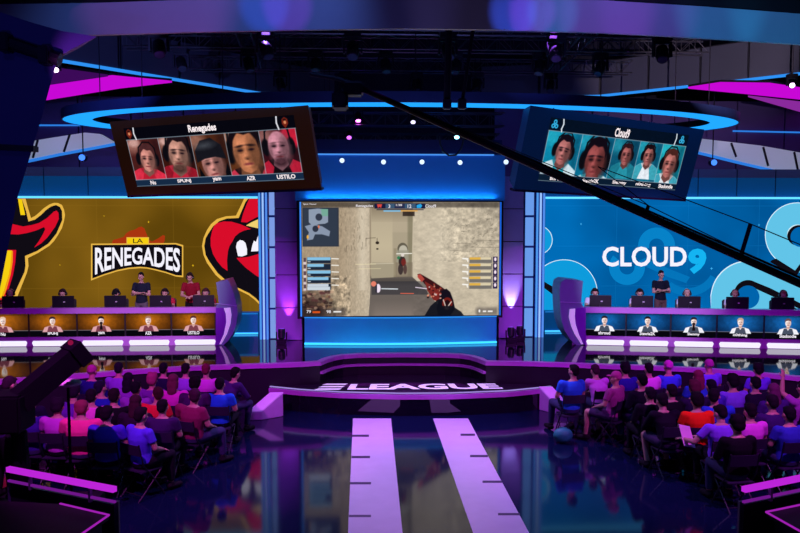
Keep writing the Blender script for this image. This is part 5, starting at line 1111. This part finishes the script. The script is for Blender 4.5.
def console(pts, lab, z=.85):
    W = [at(x, y, z=z) for x, y in pts]; t = thing('control_console', sum(W, V())/len(W), lab, 'console', 'dark consoles with magenta edges')
    MB().prism([tuple(p[:2]) for p in W], z-.05, z).build('top', mat('console_top', (.006,.004,.012), .6), t)
    c = sum(W, V())/len(W); MB().prism([tuple((p+(c-p)*.12)[:2]) for p in W], 0, z-.051).build('cabinet', black, t)
    for a, b in zip(W[:2], W[1:3]): MB().beam(a+V((0,0,.006)), b+V((0,0,.006)), .022, .014).build('edge_light', glow('console_edge', '#a522b8', .9), t)
console([(60,504),(109,515.5),(78,537),(60,560),(-20,560),(-20,500)], 'dark console top with a thin magenta edge below the left rail')
console([(835,498),(766,512.5),(806,535),(830,560),(900,560),(900,500)], 'dark console top with a thin magenta edge below the right rail')
# broadcast camera and its operator at the left edge
t = thing('camera_riser', at(20, 440, y=9.9), 'low black riser under the broadcast camera at the left edge', 'riser'); c0 = at(24, 400, y=9.9)
MB().box((c0.x-.3, 10.2, .15), (1.9, 1.5, .3)).build('deck', black, t); MB().box((c0.x-.3, 9.44, .27), (1.9,.02,.04)).build('edge_trim', darkmetal, t)
CB = at(18, 402, y=10.0); t = thing('broadcast_camera', (CB.x, CB.y, .3), 'large black broadcast camera with a long matte box on a pedestal at the left edge', 'camera')
bm_ = mat('camera_black', (.005,.004,.008), .6, spec=.1); lx = at(60, 362, y=10.0); d = (V((lx.x, 10.5, lx.z))-CB); L_ = d.length; dn = d.normalized()
MB().box(CB-V((.1,0,.12)), (.45,.5,.5)).build('body', bm_, t, bevel=.03)
MB().beam(CB, CB+d, .3, .28).build('lens_barrel', bm_, t); MB().beam(CB+d*.95, CB+d*1.15, .36, .32).build('matte_box', bm_, t)
MB().ell(at(72,342,y=10.1)+V((0,-.05,0)), (.035,.035,.035)).build('tally_light', glow('tally_red', '#8a1040', 1), t)
MB().box(CB+V((-.42,-.1,.1)), (.28,.2,.22)).build('viewfinder', bm_, t, bevel=.02); MB().tube([CB-V((0,0,.4)), (CB.x, CB.y, .5)], [.1,.14], 14).build('pedestal', bm_, t)
for k in range(3): q = .5+k*2.094; MB().tube([(CB.x, CB.y, .55), (CB.x+.4*math.cos(q), CB.y+.4*math.sin(q), .31)], .035, 8).build('leg', bm_, t)
p = at(68, 383, y=10.9); t = thing('lamp_hood', (p.x, p.y, 0), 'small grey domed light hood on a black stand behind the broadcast camera', 'lamp')
b = MB(); b.ell(p, (.19,.14,.055)).build('hood', mat('hood_grey', (.8,.78,.8), .6), t, smooth=True); MB().tube([(p.x, p.y, 0), p-V((0,0,.04))], .022, 8).build('pole', bm_, t); MB().box((p.x, p.y, .02), (.35,.35,.04)).build('base', bm_, t)
q = at(2, 380, y=10.75)
person('clasped', (q.x, 10.72, .3), -.5, 'camera operator in dark clothes standing at the broadcast camera at the left edge', None, ('long_shirt','#2a1450'), ('short','#2a1428'), ('trousers','#120e1c'))
# ------------------------------------------------------------------ lights
def spot(loc, tgt, col, e, ang=40, blend=.6, size=0.0):  # zero size keeps spots unseen, including those within view without a fixture
    l = bpy.data.lights.new('spot_light', 'SPOT'); l.energy = e; l.color = col; l.spot_size = math.radians(ang); l.spot_blend = blend; l.shadow_soft_size = size
    o = bpy.data.objects.new('spot_light', l); COL.objects.link(o); o.location = loc; o.rotation_euler = (V(tgt)-V(loc)).to_track_quat('-Z', 'Y').to_euler(); return o
def area(loc, tgt, col, e, sx, sy, spread=180):
    l = bpy.data.lights.new('area_light', 'AREA'); l.energy = e; l.color = col; l.shape = 'RECTANGLE'; l.size = sx; l.size_y = sy; l.spread = math.radians(spread)
    o = bpy.data.objects.new('area_light', l); COL.objects.link(o); o.location = loc; o.rotation_euler = (V(tgt)-V(loc)).to_track_quat('-Z', 'Y').to_euler(); return o
MAG = (.60,.012,1.0); PINK = (1.0,.12,.85); BLU = (.12,.25,1.0)
# audience wash: added unseen spots ahead of and above the camera
spot((-5.2,8.2,6.3), (-5.4,13,1), (.95,.10,1), 1300, 72); spot((5.6,8.2,6.3), (5.2,13,1), (.85,.11,1), 1200, 72)
spot((-2,6,10.5), (-4,14,1), BLU, 500, 50); spot((2,6,10.5), (4,14,1), BLU, 500, 50)
# walkway wash
spot((0,15.2,6.4), (0,13,0), (.55,.26,1), 2200, 88, .9)
# stage fronts and desks
spot((-4.5,9.8,7.9), (-6.3,18.5,1.2), MAG, 1500, 50); spot((4.5,9.8,7.9), (6.3,18.5,1.2), MAG, 1500, 50); spot((0,10,7.9), (0,17.2,.9), MAG, 1000, 50)
# people on stage: fill spots added inside the view, unseen
spot((-5,13.5,5.2), (-6.8,20.5,2.3), (.95,.75,1), 1300, 40); spot((5,13.5,5.2), (6.8,20.5,2.3), (.8,.78,1), 1300, 40)
# uplights on the tiled panels, then purple spots on them from above
spot((pl[0], SY+.62, STZ+.42), (pl[0], SY+.78, 3.2), (.55,.06,1), 130, 50, .9); spot((pr[0], SY+.62, STZ+.55), (pr[0], SY+.78, 3.2), (.5,.42,1), 300, 42, .8)
spot((pl[0], 15.5, 8.5), (pl[0], SY+.7, 3.4), (.35,.15,1), 900, 20); spot((pr[0], 15.5, 8.5), (pr[0], SY+.7, 3.4), (.4,.1,1), 900, 20)
# header wash from the two lit heads and a blue row below it
spot(LH[0][0], (-1.0,19.5,5.2), (.6,.06,1), 260, 50, .9); spot(LH[1][0], (1.3,19.5,5.3), (.05,.5,1), 260, 50, .9)
area((0, SY+.12, sz1+.09), (0, SY+.3, sz1+1.2), (.04,.62,1), 22, 4.9, .05)
area((0, SY-.5, STZ+.03), (0, SY-.1, sz0), (.03,.6,.9), 9, 4.4, .05)
# coloured beams across the arch beam
def beamspot(px, col, e, ang): 
    p = at(px, 16, y=9.0); spot((p.x, 5.9, 5.0), (p.x, 8.75, 6.6), col, e, ang, .7)
for px, col, e, ang in ((30,(.4,.03,.8),190,34),(150,(.5,.08,.55),150,34),(263,(.03,.12,1),210,11),(287,(.35,.02,1),150,11),(375,(.12,.10,.5),60,36),(460,(.25,.18,.5),40,24),(512,(.05,.12,1),340,11),(531,(.4,.06,1),200,11),(552,(.0,.25,.6),200,12),(605,(.4,.04,.7),150,24),(650,(.3,.05,.7),110,24),(730,(.01,.25,.5),240,22),(795,(.01,.28,.5),240,24)): beamspot(px, col, e, ang)
# added unseen fill on far cladding, pale beams, fascias, trusses and leaning pylon
area((-8,22.5,3.6), (-8,26,5.5), (.25,.2,1), 60, 7, .6); area((8,22.5,3.6), (8,26,5.5), (.3,.2,1), 60, 7, .6)
spot((6,12,6.9), (8.5,20.5,8.9), (.8,.6,.8), 2200, 34); spot((-6,12,6.9), (-7.5,21,8.9), (.16,.18,.8), 900, 44); spot((2,12,7.2), (4,24,8.9), (.14,.16,.8), 180, 34)
spot((-3.2,3,4.6), (-3.9,7,5.2), (.12,.12,1), 60, 70)
area((0,14,5.2), (0,20,9), (.25,.3,1), 22, 4, .4)
spot((-4,2,8), (-6,7,5), (.12,.1,1), 40, 60)
w = bpy.data.worlds.new('world'); SC.world = w; w.use_nodes = True; w.node_tree.nodes['Background'].inputs[0].default_value = (.012,.010,.05,1); w.node_tree.nodes['Background'].inputs[1].default_value = .5
SC.view_settings.view_transform = 'Standard'; SC.view_settings.look = 'None'; SC.view_settings.exposure = 0; SC.view_settings.gamma = 1
try: SC.view_settings.use_curve_mapping = False
except Exception: pass
SC.cycles.use_denoising = True; SC.cycles.max_bounces = 6; SC.cycles.sample_clamp_indirect = 4
